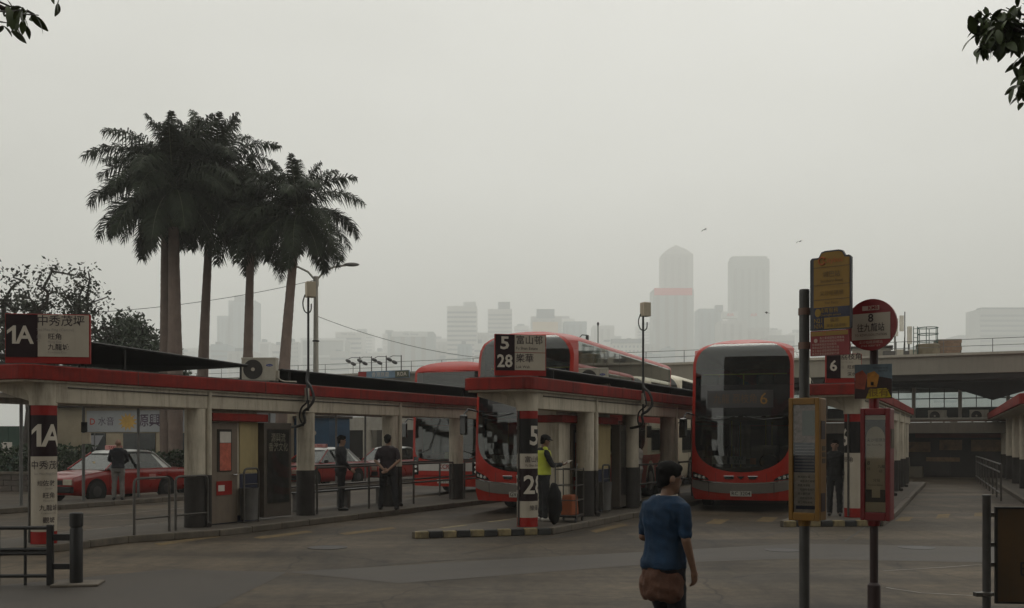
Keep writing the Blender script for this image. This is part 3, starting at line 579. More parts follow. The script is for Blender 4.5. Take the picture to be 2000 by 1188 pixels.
def bus(label, loc, a, style='gem', length=12., body=busred, code=None, plate='RC 3204', seats=True, cards=True, lean=1.):
    t = thing('double_decker_bus', label, 'bus', loc, -a)
    sq = style == 'old'
    HT = 4.4
    def Wd(z):
        if z < .6: return 1.25 - .07 * ((.6 - z) / .3) ** 2
        zb, p = (3.95, 3.2) if sq else (3.7, 2.6)
        if z <= zb: return 1.25
        return 1.25 * max(.0, 1 - (min(1, (z - zb) / (HT + .003 - zb))) ** p) ** (1 / 2.2)
    def Ws(z):
        if z <= 4.1: return Wd(min(z, 3.6))
        return 1.25 * max(.0, 1 - min(1, (z - 4.1) / (HT + .004 - 4.1)) ** 2.4) ** (1 / 2.3)
    def fy(x, z):
        y = (.16 if sq else .26) * (abs(x) / 1.25) ** 3.4
        y += (.016 if sq else .03) * max(0, z - 1) ** 2
        if z > 3.95: y += .55 * ((z - 3.95) / .45) ** 2.2
        if z < .8: y += .06 * ((.8 - z) / .5) ** 2
        return y
    zlo, zd0, zd1, zup = (1.0, 2.42, 3.2, 4.27) if not sq else (1.12, 2.5, 2.98, 4.02)
    zc = zlo + (.83 if not sq else .3)
    def wn(z):
        if z < zc: return (1.17 if not sq else 1.13) * max(0, 1 - ((zc - z) / (zc - zlo)) ** (2.5 if not sq else 3)) ** (1 / 2.2)
        w = 1.17 if not sq else 1.14
        return max(.05, min(w, Wd(z) - .08 - max(0, z - 3.7) * .05))
    zs = [.3, .38, .46, .54, .62, .7, .78, .86, .94]
    zs = [z for z in zs if z < zlo - .03] + [zlo + (zc - zlo) * (1 - math.cos(i / 9 * math.pi / 2)) ** 1.0 for i in range(10)]
    lo, hi = 1.3, 2.28
    zs += [zc + .001 + (zd0 - zc) * i / 5 for i in range(1, 5)] + [zd0, (zd0 + zd1) / 2, zd1] + [2.78, 1.3, 2.28, 4.13, 3.45] + [3.6, 3.7, 3.78, 3.92, 4.06, 4.1, 4.17, 4.21, 4.24, zup, 4.3, 4.335, 4.36, 4.385, 4.4]
    zs = sorted(set(round(z, 4) for z in zs))
    zz = [zs[0]]
    for z in zs[1:]:
        if z - zz[-1] > .012 or z in (zlo, zd0, zd1, zup, 2.78, 1.3, 2.28, 4.13): zz.append(z)
    zs = zz
    nm, ns = 16, 4
    def row(z):
        w = Wd(z); m_ = wn(z) if zlo <= z <= zup else (0.02 if z < zlo else min(.05, w * .5))
        if z < zlo: m_ = .02
        m_ = min(m_, w * .97)
        xs = [-w + (w - m_) * i / ns for i in range(ns)] + [-m_ + 2 * m_ * i / nm for i in range(nm + 1)] + [m_ + (w - m_) * i / ns for i in range(1, ns + 1)]
        return [(x, fy(x, z), z) for x in xs]
    rows = [row(z) for z in zs]
    shell, wl, dp, wu = MB(), MB(), MB(), MB()
    nc = len(rows[0])
    for i in range(len(zs) - 1):
        zm = (zs[i] + zs[i + 1]) / 2
        for k in range(nc - 1):
            quad = (rows[i][k], rows[i][k + 1], rows[i + 1][k + 1], rows[i + 1][k])
            if ns <= k < ns + nm and zlo < zm < zup: (wl if zm < zd0 else dp if zm < zd1 else wu).quad(*quad)
            else: shell.quad(*quad)
    # sides and roof
    Y = [.0, .75, .81] ; np_ = 8; pw = (length - 1.0 - .25) / np_
    ys = [.8]
    for i in range(np_): ys += [.86 + pw * i, .86 + pw * (i + 1) - .06]
    ys += [length - .1, length]
    panes = {}
    for sx in (-1, 1):
        for i in range(len(zs) - 1):
            z0, z1 = zs[i], zs[i + 1]; zm = (z0 + z1) / 2
            band = 1 if lo <= zm <= hi else 2 if 2.78 <= zm <= 4.13 else 0
            pts = lambda y, z: (sx * Ws(z), y, z)
            f0, f1 = fy(Wd(z0), z0), fy(Wd(z1), z1)
            yf = .8 if zm < 4.131 else 1.25; shell.quad((sx * Wd(z0), f0, z0), pts(yf, z0), pts(yf, z1), (sx * Wd(z1), f1, z1))
            yq = ys if zm < 4.131 else [1.25, length]
            for k in range(len(yq) - 1):
                y0, y1 = yq[k], yq[k + 1]
                q_ = (pts(y0, z0), pts(y1, z0), pts(y1, z1), pts(y0, z1))
                isp = k % 2 == 1 and k < 2 * np_ + 1
                if band and isp: panes.setdefault((sx, band, k), MB()).quad(*q_)
                elif band and 0 < k < 2 * np_ + 1: panes.setdefault((sx, 'pillar', band), MB()).quad(*q_)
                else: shell.quad(*q_)
    for sx in (-1, 1): shell.quad((sx * Ws(4.13), .8, 4.13), (sx * Ws(4.13), 1.25, 4.13), (sx * Wd(4.13), fy(Wd(4.13), 4.13), 4.13))
    zt = zs[-1]; wt = Ws(zt)
    shell.quad((-Wd(zt), fy(Wd(zt), zt), zt), (-.02, fy(0, zt), zt), (.02, fy(0, zt), zt), (Wd(zt), fy(Wd(zt), zt), zt), (wt, 1.25, zt), (-wt, 1.25, zt)); shell.quad((-wt, 1.25, zt), (wt, 1.25, zt), (wt, length, zt), (-wt, length, zt))
    rear = [(Ws(z), length, z) for z in zs] + [(-Ws(z), length, z) for z in reversed(zs)]; shell.quad(*rear)
    shell.quad((-1.15, .3, .3), (1.15, .3, .3), (1.15, length, .3), (-1.15, length, .3))
    b = shell.build('body', body, t, smooth=True)
    o = wl.build('lower_windscreen', bglass, t, smooth=True); low = o
    o = dp.build('destination_panel', blackg, t, smooth=True); dpo = o
    up = wu.build('upper_windscreen', bglass, t, smooth=True)
    for (sx, band, k), mb in panes.items():
        if band == 'pillar': mb.build('window_pillars' if False else 'pillar_band', blackg, b, smooth=True)
        else: mb.build('side_window', sglass, t, smooth=True)
    def fpanel(name, m, x0, x1, z0f, z1f, parent, off=.012, n=10, rows_=3):
        q = MB(); rr = []
        for j in range(rows_ + 1):
            r_ = []
            for i in range(n + 1):
                x = x0 + (x1 - x0) * i / n; a_ = z0f(x) if callable(z0f) else z0f; b_ = z1f(x) if callable(z1f) else z1f
                z = a_ + (b_ - a_) * j / rows_; xx = max(-Wd(z), min(Wd(z), x)); r_.append((xx * 1.002, fy(xx, z) - off, z))
            rr.append(r_)
        q.loft(rr, False, False); return q.build(name, m, parent, smooth=True)
    def onf(x, z, off=.02): return (x, fy(x, z) - off, z)
    if not sq:
        curve = lambda x: .72 + .09 * (abs(x) / 1.2) ** 2
        fpanel('bumper', bussilver, -1.24, 1.24, lambda x: .47 + .12 * (abs(x) / 1.2) ** 3, curve, b, .014, 24, 4)
        fpanel('bumper_trim', chrome, -1.24, 1.24, lambda x: curve(x) - .012, lambda x: curve(x) + .018, b, .022, 24, 1)
        for x in (-.62, .62): fpanel('panel_seam', dsteel, x - .004, x + .004, .74, .98, b, .008, 1, 3)
        for z in (2.42, 3.2):
            for s_ in (-1, 1): fpanel('panel_seam', dsteel, s_ * 1.2 - .03, s_ * 1.2 + .03, z - .005, z + .005, b, .006, 3, 1)
        for x in (-.8, .8): fpanel('bumper_joint', dsteel, x - .006, x + .006, .4, .74, b, .018, 1, 3)
        for s_ in (-1, 1):
            hx0, hx1 = sorted((s_ * .78, s_ * 1.23))
            hp = fpanel('headlight', blackg, hx0, hx1, lambda x: .76 + .08 * (abs(x) / 1.2) ** 2, lambda x: .79 + .22 * max(0, (abs(x) - .78) / .45) ** .6, b, .016, 8, 3)
            for xx, rr_ in ((.93, .038), (1.04, .048), (1.14, .042)):
                x, z = s_ * xx, .86 + .05 * (xx - .9) / .3; y = fy(x, z)
                q = MB(); q.cyl((x, y - .028, z), (x, y - .01, z), rr_ * .8, rr_, n=14); q.build('lamp', lampw, hp, smooth=True)
            q = MB(); x0_, x1_ = sorted((s_ * .17, s_ * .42)); q.quad(onf(x0_ + .03, .83), onf(x1_ - .07 if s_ > 0 else x1_, .83), onf(x1_, .9), onf(x0_, .9)); q.build('air_slot', blackg, b)
            q = MB(); q.tube([onf(x0_, .905, .022), onf(x1_, .905, .022)], .007, 6); q.build('slot_trim', chrome, b)
        q = MB(); q.quad(onf(-.1, .9), onf(0, .82), onf(.1, .9)); q.build('air_slot', blackg, b)
    else:
        fpanel('front_band', busgrey, -1.1, 1.1, lambda x: .8 + .0 * x, lambda x: 1.09 - .04 * (1 - (x / 1.1) ** 2), b, .01, 20, 3)
        text('KCR', .2, signred, b, (0, 0, 0), bold=.02, mp=lambda x, y: onf(x, .93 + y, .016))
        for s_ in (-1, 1):
            hx0, hx1 = sorted((s_ * .98, s_ * 1.2)); hp = fpanel('headlight', blackg, hx0, hx1, .62, 1.25, b, .014, 5, 4)
            for z in (.78, .93, 1.08):
                x = s_ * 1.1; y = fy(x, z); q = MB(); q.cyl((x, y - .03, z), (x, y - .01, z), .045, .05, n=14); q.build('lamp', lampw, hp, smooth=True)
        fpanel('bumper_trim', signred, -1.22, 1.22, .62, .66, b, .02, 16, 1)
    if plate:
        q = MB(); q.quad(*[onf(x, z, .03) for x, z in ((-.26, .40), (.26, .40), (.26, .53), (-.26, .53))]); p_ = q.build('number_plate', plate_w, t)
        text(plate, .13, ink, p_, (0, 0, 0), bold=.012, mp=lambda x, y: onf(x, .465 + y, .033))
    for sx in (-1, 1):
        for k in range(1, 8): y = .83 + pw * k; q = MB(); q.box(sx * 1.25 - .002, sx * 1.25 + .003 * sx, y - .006, y + .006, .45, 1.28) if sx > 0 else q.box(-1.253, -1.249, y - .006, y + .006, .45, 1.28); q.build('panel_seam', dsteel, b)
    # destination display
    if not sq:
        dq = fpanel('display_screen', ledoff, -.85, .78, zd0 + .2, zd1 - .14, dpo, .006, 12, 2)
        if code: text(code, .42, led, dq, (0, 0, 0), mp=lambda x, y: onf(.55 + x, (zd0 + zd1) / 2 + .02 + y, .012)); text('九龍 荔枝角', .26, mat('display_faint', (.09, .05, .02), .5, .1), dq, (0, 0, 0), mp=lambda x, y: onf(-.15 + x * .8, (zd0 + zd1) / 2 + .02 + y, .012))
        fpanel('blank_panel', intm, -.82, -.5, zd0 + .26, zd1 - .2, dpo, .008, 4, 2)
    # interior
    q = MB(); q.box(-1.18, 1.18, .55, length - .15, 2.33, 2.45); q.build('upper_deck_floor', intm, t)
    q = MB(); q.box(-1.18, 1.18, .45, length - .15, .36, .42); q.build('lower_deck_floor', intm, t)
    q = MB(); q.box(-.95, .95, length - .35, length - .3, .45, 2.3); q.build('rear_bulkhead', intm, t)
    q = MB(); q.box(-1.1, 1.1, .35, .8, .95, 1.12); q.build('dashboard', blackg, t, bevel=.03)
    if seats:
        sm = MB(); sm.box(-.22, .22, 0, .42, .38, .48); sm.box(-.22, .22, .38, .48, .4, 1.08); sm.box(-.17, .17, .1, .35, 0, .38); me = sm.mesh('seat', seatm)
        for i in range(6):
            for x in (-.95, -.48, .48, .95): obj('seat', me, t, bevel=.03, loc=(x, 1.15 + i * .85, 2.45))
        for i in range(3):
            for x in (-.9, .9): obj('seat', me, t, bevel=.03, loc=(x, 3.0 + i * .9, .55))
        obj('driver_seat', me, t, bevel=.03, loc=(.62, 1.35, .6))
        q = MB(); q.tube([(.62 + .23 * math.cos(k * math.pi / 10), .98 - .08 * math.sin(k * math.pi / 10), 1.25 + .2 * math.sin(k * math.pi / 10)) for k in range(21)], .016, 6); q.build('steering_wheel', blackg, t, smooth=True)
        for x in (-1.0, 1.0):
            for y in (2.2, 4.7): q = MB(); q.cyl((x * .45, y, .42), (x * .45, y, 2.33), .018, n=8); q.build('grab_pole', yrail, t, smooth=True)
    yr = .75
    if not sq:
        q = MB(); q.tube([(-1.02, yr, 3.5), (1.08, yr, 3.5)], .016, 8); q.cyl((0, yr, 2.9), (0, yr, 3.5), .016); q.build('handrail', yrail, t, smooth=True)
        for x0_, x1_ in ((-1.1, -.72), (-.62, -.08), (.05, .5), (.6, 1.1)):
            q = MB(); q.tube([onf(x0_, 2.395, -.05), onf((x0_ + x1_) / 2, 2.395, -.05), onf(x1_, 2.395, -.05)], .012, 6); q.build('cove_strip', tubew, t, smooth=True)
    else:
        q = MB(); q.tube([(-1.0, .6, 3.25), (1.0, .6, 3.25)], .014, 8); q.build('handrail', tubew, t, smooth=True)
    # windscreen cards, wipers, mirrors
    if cards:
        for x0_, w_, m_, txt in ((-.72, .38, paper, ('往 荔枝角', '經 旺角')), (-.28, .4, paper, ('本車服務', '路線 6'))) if not sq else ((.0, .36, mat('card_yellow', (.5, .45, .18), .6, .1), ('KCR', 'K16')),):
            zc_ = 1.2; q = MB(); q.quad(*[onf(x, z, -.03) for x, z in ((x0_, zc_), (x0_ + w_, zc_), (x0_ + w_, zc_ + .2), (x0_, zc_ + .2))]); c_ = q.build('windscreen_card', m_, t)
            for j, s_ in enumerate(txt): text(s_, .1, ink, c_, (0, 0, 0), mp=lambda x, y, x0_=x0_, w_=w_, j=j, zc_=zc_: onf(x0_ + w_ / 2 + x * .7, zc_ + .145 - j * .09 + y, -.026))
        if not sq: q = MB(); q.quad(*[onf(x, z, -.03) for x, z in ((.22, 1.2), (.37, 1.2), (.37, 1.36), (.22, 1.36))]); q.build('windscreen_card', mat('card_orange', (.45, .12, .03), .6, .1), t)
    for x0_, x1_ in ((-.15, -.95), (.1, 1.0)):
        q = MB(); q.tube([onf(x0_, zd0 - .02, .035), onf((x0_ + x1_) / 2, zd0 - .1 if not sq else 1.5, .04), onf(x1_, zd0 - .05 if not sq else 1.35, .035)], .012, 6); q.build('wiper', blackg, t, smooth=True)
    for s_ in (-1, 1):
        q = MB(); q.tube([(s_ * 1.2, .3, 2.45), (s_ * 1.36, .02, 2.5), (s_ * 1.42, -.1, 2.35)], .022, 8); a_ = q.build('mirror_arm', blackg, t, smooth=True)
        q = MB(); q.obox((s_ * 1.42, -.1, 2.12), (.2, .1, .48), s_ * R(12)); q.build('mirror', blackg, a_, bevel=.03)
    for s_ in (-1, 1):
        for y in (2.6, length - 3.2, length - 1.8)[: 2 if sq else 3]:
            q = MB(); q.cyl((s_ * 1.0, y, .5), (s_ * 1.26, y, .5), .5, n=28); w_ = q.build('wheel', rubber, t, smooth=True, bevel=.03)
            q = MB(); q.cyl((s_ * 1.255, y, .5), (s_ * 1.275, y, .5), .3, .26, n=20); q.build('rim', bussilver, w_, smooth=True)
            q = MB(); q.add([(s_ * 1.253, y + .62 * math.cos(k * math.pi / 12), .3 + .2 + .62 * math.sin(k * math.pi / 12)) for k in range(13)] + [(s_ * 1.253, y - .62, .3), (s_ * 1.253, y + .62, .3)], [tuple(range(13)) + (13, 14)]); q.build('wheel_arch', blackg, b)
    return t
b5 = bus('red double decker facing us behind the 5 and 28 route sign', (.17, 24.9, 0), R(20.5), plate='GV 2130', code=None); b5.scale = (1, 1, 1.03)
bus('red double decker on route 6 with white notice cards in its windscreen', (5.72, 25.6, 0), R(18), code='6', plate='RC 3204')
bus('older square fronted red bus with grey white band behind the 1A shelter', (-2.2, 33.2, 0), R(24), 'old', 10.6, busred, plate='JK 5512')
bus('cream framed double decker parked nose to tail behind the 5 and 28 bus', (5.15, 39.5, 0), R(20.5), body=buscream, plate=None, seats=False, cards=False)
bus('cream framed double decker parked nose to tail behind the route 6 bus', (9.9, 38.5, 0), R(18), body=buscream, plate=None, seats=False, cards=False)
# ------------------------------------------------------------------ taxis
taxired = mat('taxi_red', (.3, .01, .006), .3, .05, coat=.6, dirt=.1, dirtcol=(.1, .02, .02)); taxisilver = mat('taxi_silver_roof', (.55, .56, .54), .3, .05, metal=.3, coat=.4)
polem0 = mat('wheel_rim_dark', (.06, .058, .055), .5, .2, metal=.4); tglass = glass('taxi_glass', (.3, .35, .34)); amber = mat('headlamp', (.5, .46, .36), .2, .1, metal=.3); pinkm = mat('taxi_sign', (.5, .22, .2), .5, .1)
def taxi():
    t = thing('taxi', 'x', 'taxi', (0, 0, 0), 0, 'red taxis waiting in the rank')
    st = [(0, .74, .68, .30), (.04, .80, .72, .24), (.35, .84, .80, .2), (1.2, .85, .90, .18), (2.2, .85, .93, .18), (3.6, .85, .94, .18), (4.4, .84, .92, .22), (4.62, .8, .88, .26), (4.68, .75, .8, .32)]
    q = MB(); rows = []
    for y, w, zb, z0 in st:
        h = [(.86 * w, z0), (.97 * w, z0 + .1), (w, z0 + .25), (w, zb - .16), (.985 * w, zb - .06), (.93 * w, zb), (.5 * w, zb + .02)]
        rows.append([(x, y, z) for x, z in h] + [(-x, y, z) for x, z in reversed(h)])
    q.loft(rows); b = q.build('body', taxired, t, smooth=True)
    yb = (1.22, 3.86); yt = (1.95, 3.25); zb, zt, wb, wt = .93, 1.42, .77, .6
    ca = lambda s_: [(s_ * wb, yb[0], zb), (s_ * wt, yt[0], zt), (s_ * wt, yt[1], zt), (s_ * wb, yb[1], zb)]
    q = MB(); rr = []
    for y, dz, dw in ((yt[0] - .08, -.05, .0), (yt[0] + .06, .03, .02), (2.6, .07, .03), (yt[1] - .06, .04, .02), (yt[1] + .1, -.04, .0)):
        rr.append([(-wt - dw - .02, y, zt + dz - .03), (-wt * .8, y, zt + dz + .025), (0, y, zt + dz + .04), (wt * .8, y, zt + dz + .025), (wt + dw + .02, y, zt + dz - .03)])
    q.loft(rr, False, False); q.loft([[(x, y, z - .035) for x, y, z in r_] for r_ in rr], False, False); q.build('roof', taxisilver, t, smooth=True)
    for s_ in (-1, 1):
        c = ca(s_); q = MB(); q.tube([c[0], c[1]], .028, 6); q.build('front_pillar', taxired, b, smooth=True)
        q = MB(); q.add([c[2], c[3], (c[3][0], c[3][1] - .32, c[3][2]), (c[2][0], c[2][1] - .12, c[2][2])], [(0, 1, 2, 3)]); q.tube([c[2], c[3]], .035, 6); q.build('rear_pillar', taxisilver, b, smooth=True)
        q = MB(); q.tube([(s_ * wb, 2.55, zb), (s_ * wt, 2.6, zt)], .026, 6); q.build('door_pillar', blackp, b, smooth=True)
        xi = s_ * .012
        q = MB(); q.quad((c[0][0] + xi, c[0][1] + .05, zb), (s_ * wb + xi, 2.53, zb), (s_ * wt + xi, 2.58, zt), (c[1][0] + xi, c[1][1], zt)); q.build('side_window', tglass, t)
        q = MB(); q.quad((s_ * wb + xi, 2.58, zb), (c[3][0] + xi, c[3][1] - .32, zb), (c[2][0] + xi, c[2][1] - .12, zt), (s_ * wt + xi, 2.63, zt)); q.build('side_window', tglass, t)
        for y in (2.35, 3.3): q = MB(); q.box(s_ * .85 - .01, s_ * .85 + .01, y - .08, y + .08, .76, .79); q.build('door_handle', chrome, b)
        for y in (1.3, 2.57, 3.62): q = MB(); q.box(s_ * .852 - .001, s_ * .852 + .001, y - .005, y + .005, .3, .9); q.build('door_seam', blackp, b)
        q = MB(); q.obox((s_ * .93, 1.42, .97), (.16, .08, .11)); q.build('mirror', blackp, t, bevel=.02)
        q = MB(); q.box(min(s_ * .42, s_ * .76), max(s_ * .42, s_ * .76), -.012, .02, .52, .68); q.build('headlight', amber, b, bevel=.01)
        for y in (.82, 3.62):
            q = MB(); q.cyl((s_ * .8, y, .33), (s_ * .862, y, .33), .36, n=24); q.build('wheel_arch', blackp, b)
            q = MB(); q.cyl((s_ * .68, y, .31), (s_ * .875, y, .31), .31, n=24); w_ = q.build('wheel', rubber, t, smooth=True, bevel=.02)
            q = MB(); q.cyl((s_ * .87, y, .31), (s_ * .882, y, .31), .17, .14, n=18); q.build('rim', polem0, w_, smooth=True)
    q = MB(); q.quad((-wb, yb[0], zb), (wb, yb[0], zb), (wt, yt[0], zt), (-wt, yt[0], zt)); q.build('windscreen', tglass, t)
    q = MB(); q.quad((-wb, yb[1], zb), (wb, yb[1], zb), (wt, yt[1], zt), (-wt, yt[1], zt)); q.build('rear_window', tglass, t)
    q = MB(); q.box(-.4, .4, -.01, .02, .52, .66); q.build('grille', blackp, b)
    q = MB(); q.box(-.8, .8, -.09, .05, .3, .48); q.build('bumper', blackp, b, bevel=.03)
    q = MB(); q.box(-.26, .26, -.1, -.09, .34, .46); p_ = q.build('number_plate', plate_w, t)
    q = MB(); q.box(-.3, .3, 2.2, 2.34, zt + .08, zt + .22); r_ = q.build('roof_sign', pinkm, t, bevel=.02); text('TAXI', .13, signred, r_, (0, 2.198, zt + .15), bold=.012)
    for x in (-.38, .38):
        q = MB(); q.box(x - .24, x + .24, 1.95, 2.4, .5, .62); q.box(x - .23, x + .23, 2.36, 2.5, .55, 1.12); q.box(x - .12, x + .12, 2.4, 2.48, 1.12, 1.28); q.build('front_seat', seatm, t, bevel=.03)
    q = MB(); q.box(-.65, .65, 3.25, 3.4, .55, 1.1); q.build('rear_seat', seatm, t, bevel=.03)
    q = MB(); q.box(-.05, .05, 1.5, 1.502, 1.08, 1.16); q.build('licence_card', mat('card_cream', (.6, .5, .25), .6, .1), t)
    q = MB(); q.quad((.856, 2.86, .58), (.856, 3.14, .58), (.856, 3.14, .76), (.856, 2.86, .76)); q.build('door_emblem', pinkm, b)
    return t
tx = taxi(); ta = R(26)
lab = ['red taxi with silver roof parked beside the man in dark top', 'red taxi queueing behind the one the man leans at', 'red taxi half hidden behind the 1A kiosk poster case', 'red taxi with pale roof seen past the two waiting men', 'red taxi farthest along the rank before the old bus']
for k in range(5):
    o = tx if k == 0 else copy_tree(tx)
    o.location = (-13.15 + D1.x * 5.15 * k, 29.3 + D1.y * 5.15 * k, 0); o.rotation_euler = (0, 0, -ta - (.02 * ((k * 7) % 3 - 1))); o['label'] = lab[k]
# ------------------------------------------------------------------ stop poles, bollards and barriers in the foreground
yflag = mat('stop_yellow', (.25, .135, .006), .45, .1, 3, dirt=.2, dirtcol=(.12, .07, .02)); yflag2 = mat('stop_yellow_panel', (.25, .15, .01), .5, .08); stopred = mat('stop_red', (.2, .006, .008), .4, .12, 3); navyp = mat('stop_navy', (.02, .02, .045), .5, .1)
ybox = mat('yellow_box', (.2, .095, .006), .45, .15, 3, dirt=.3); rbox = mat('red_box', (.17, .006, .008), .42, .15, 3, dirt=.25, dirtcol=(.05, .01, .01)); polem = mat('grey_pole', (.07, .068, .066), .5, .25, 4, metal=.3, dirt=.4)
inky = mat('ink_brown', (.12, .07, .02), .6, .05); inkr = mat('ink_orange', (.4, .1, .02), .6, .05); inkw = mat('ink_pale', (.45, .32, .26), .6, .05)
def text_rows(parent, m, x0, z0, dz, n, w, size, y, seed, words='巴士站服務時間表路線循環線往經城市九龍香港碼頭'):
    rnd = random.Random(seed)
    for i in range(n):
        s_ = ''.join(rnd.choice(words) for _ in range(max(3, int(w / size * rnd.uniform(.6, 1.0))))); text(s_, size, m, parent, (x0, y, z0 - i * dz), align='LEFT')
FA = R(-38)
bp_ = at(1571, 800, 9.0); ty = thing('bus_stop_pole', 'yellow bus stop flag on grey pole with yellow timetable box', 'bus stop', (bp_.x, bp_.y, 0), 0)
q = MB(); q.cyl((0, 0, 0), (0, 0, 3.13), .045, n=16); q.lathe([(.045, 3.13), (.042, 3.145), (.0, 3.15)], 16); q.lathe([(.09, 0), (.09, .02), (.06, .04)], 16); q.build('pole', polem, ty, smooth=True)
for z in (2.95, 2.65): q = MB(); q.lathe([(.05, z - .03), (.053, z - .03), (.053, z + .03), (.05, z + .03)], 16); q.build('clamp', mat('rusty_clamp', (.14, .08, .06), .6, .3), ty)
fl = MB(); w_, zb_, zt_ = .43, 2.53, 3.47
out = [(.0, 2.9), (.0, zt_ - .02), (.02, zt_), (.09, zt_), (.12, zt_ + .05), (.16, zt_ + .06), (.3, zt_ + .06), (.34, zt_ + .05), (.37, zt_), (w_ - .02, zt_), (w_, zt_ - .02), (w_, 2.79), (w_ - .015, 2.775), (0, 2.775)]
flag_o = thing('x', None, None); bpy.data.objects.remove(flag_o)
q = MB(); n = len(out); Mf = Matrix.Rotation(FA, 4, 'Z'); fx = .06
def FP(x, y, z): return Mf @ Vector((x * .84 + fx, y, 3.46 - (3.53 - z) * .9055))
q.add([FP(x, -.02, z) for x, z in out] + [FP(x, .02, z) for x, z in out], [tuple(range(n)), tuple(range(2 * n - 1, n - 1, -1))] + [((i + 1) % n, i, i + n, (i + 1) % n + n) for i in range(n)])
flag = q.build('flag', mat('flag_edge', (.05, .05, .06), .5, .2, metal=.3), ty)
def fpan(x0, x1, z0, z1, m, name='panel', y=-.023, parent=flag): q = MB(); q.quad(FP(x0, y, z0), FP(x1, y, z0), FP(x1, y, z1), FP(x0, y, z1)); return q.build(name, m, parent)
def ftext(s_, size, m, x, z, parent=flag, y=-.0265, bold=0., width=None, align='CENTER'): return text(s_, size, m, parent, (0, 0, 0), bold, width, align, mp=lambda a, b: FP(x + a, y, z + b))
q = MB(); q.add([FP(x if 0 < x else .045, -.0225, z) for x, z in [(.04, 3.16), (.415, 3.16), (.415, 3.45), (.365, 3.455), (.335, 3.505), (.3, 3.515), (.16, 3.515), (.125, 3.505), (.095, 3.455), (.04, 3.45)]], [tuple(range(10))]); q.build('panel', yflag, flag)
fpan(.04, .415, 2.99, 3.16, yflag, y=-.0225)
for z in (3.37, 3.2, 3.06): fpan(.04, .415, z, z + .006, inky, 'rule', -.0255)
q = MB(); q.tube([FP(.13 + .035 * math.cos(R(a)), -.027, 3.435 + .035 * math.sin(R(a))) for a in range(30, 340, 25)], .007, 5); q.build('logo_ring', inkr, flag)
ftext('Citybus', .07, inkr, .24, 3.435); ftext('城巴站', .06, inky, .23, 3.3, bold=.004); ftext('Salisbury Road', .04, inky, .23, 3.24); ftext('尖沙咀碼頭', .05, inky, .23, 3.12); ftext('Star Ferry', .035, inky, .23, 3.03)
fpan(.04, .415, 2.89, 2.99, navyp, 'night_band', -.0225); q = MB(); q.add([FP(.085 + .032 * math.cos(R(a)), -.0262, 2.94 + .04 * math.sin(R(a))) for a in range(0, 360, 20)], [tuple(range(18))]); q.build('night_badge', yflag2, flag)
ftext('通宵服務', .05, yflag2, .2, 2.955); ftext('Overnight service', .03, yflag2, .22, 2.915)
fpan(.15, .415, 2.785, 2.89, yflag2, y=-.0225); fpan(.04, .145, 2.785, 2.89, navyp, 'number_panel', -.0225)
q = MB(); q.add([FP(x, y, z) for y in (-.015, .015) for x, z in ((0, 2.53), (.41, 2.53), (.41, 2.77), (0, 2.77))], [(0, 1, 2, 3), (7, 6, 5, 4), (0, 4, 5, 1), (1, 5, 6, 2), (2, 6, 7, 3), (3, 7, 4, 0)]); pan2 = q.build('lower_plate', stopred, ty)
# the two route rows stand in the taller part of the panel
fpan(.04, .145, 2.79, 2.83, navyp, 'number_panel', -.0235); ftext('N21', .06, yflag2, .092, 2.862, bold=.01, width=.085); ftext('N21A', .055, yflag2, .092, 2.81, bold=.01, width=.09); ftext('機場', .045, inky, .26, 2.86); ftext('東涌 (循環線)', .035, inky, .28, 2.81)
fpan(.012, .398, 2.72, 2.76, yflag, 'plate_head', -.019, pan2); ftext('G', .05, inkr, .15, 2.742, pan2, -.022)
q = MB(); q.add([FP(.06 + .02 * math.cos(R(a)), -.019, 2.675 + .02 * math.sin(R(a))) for a in range(0, 360, 30)], [tuple(range(12))]); q.build('plate_emblem', inkw, pan2)
for i in range(6):
    rnd = random.Random(i + 40); ftext(''.join(rnd.choice('請乘客在此排隊候車服務時間改為巴士站') for _ in range(10 if i < 3 else 11)), .026, inkw, .1 if i < 2 else .02, 2.695 - i * .03, pan2, -.019, align='LEFT')
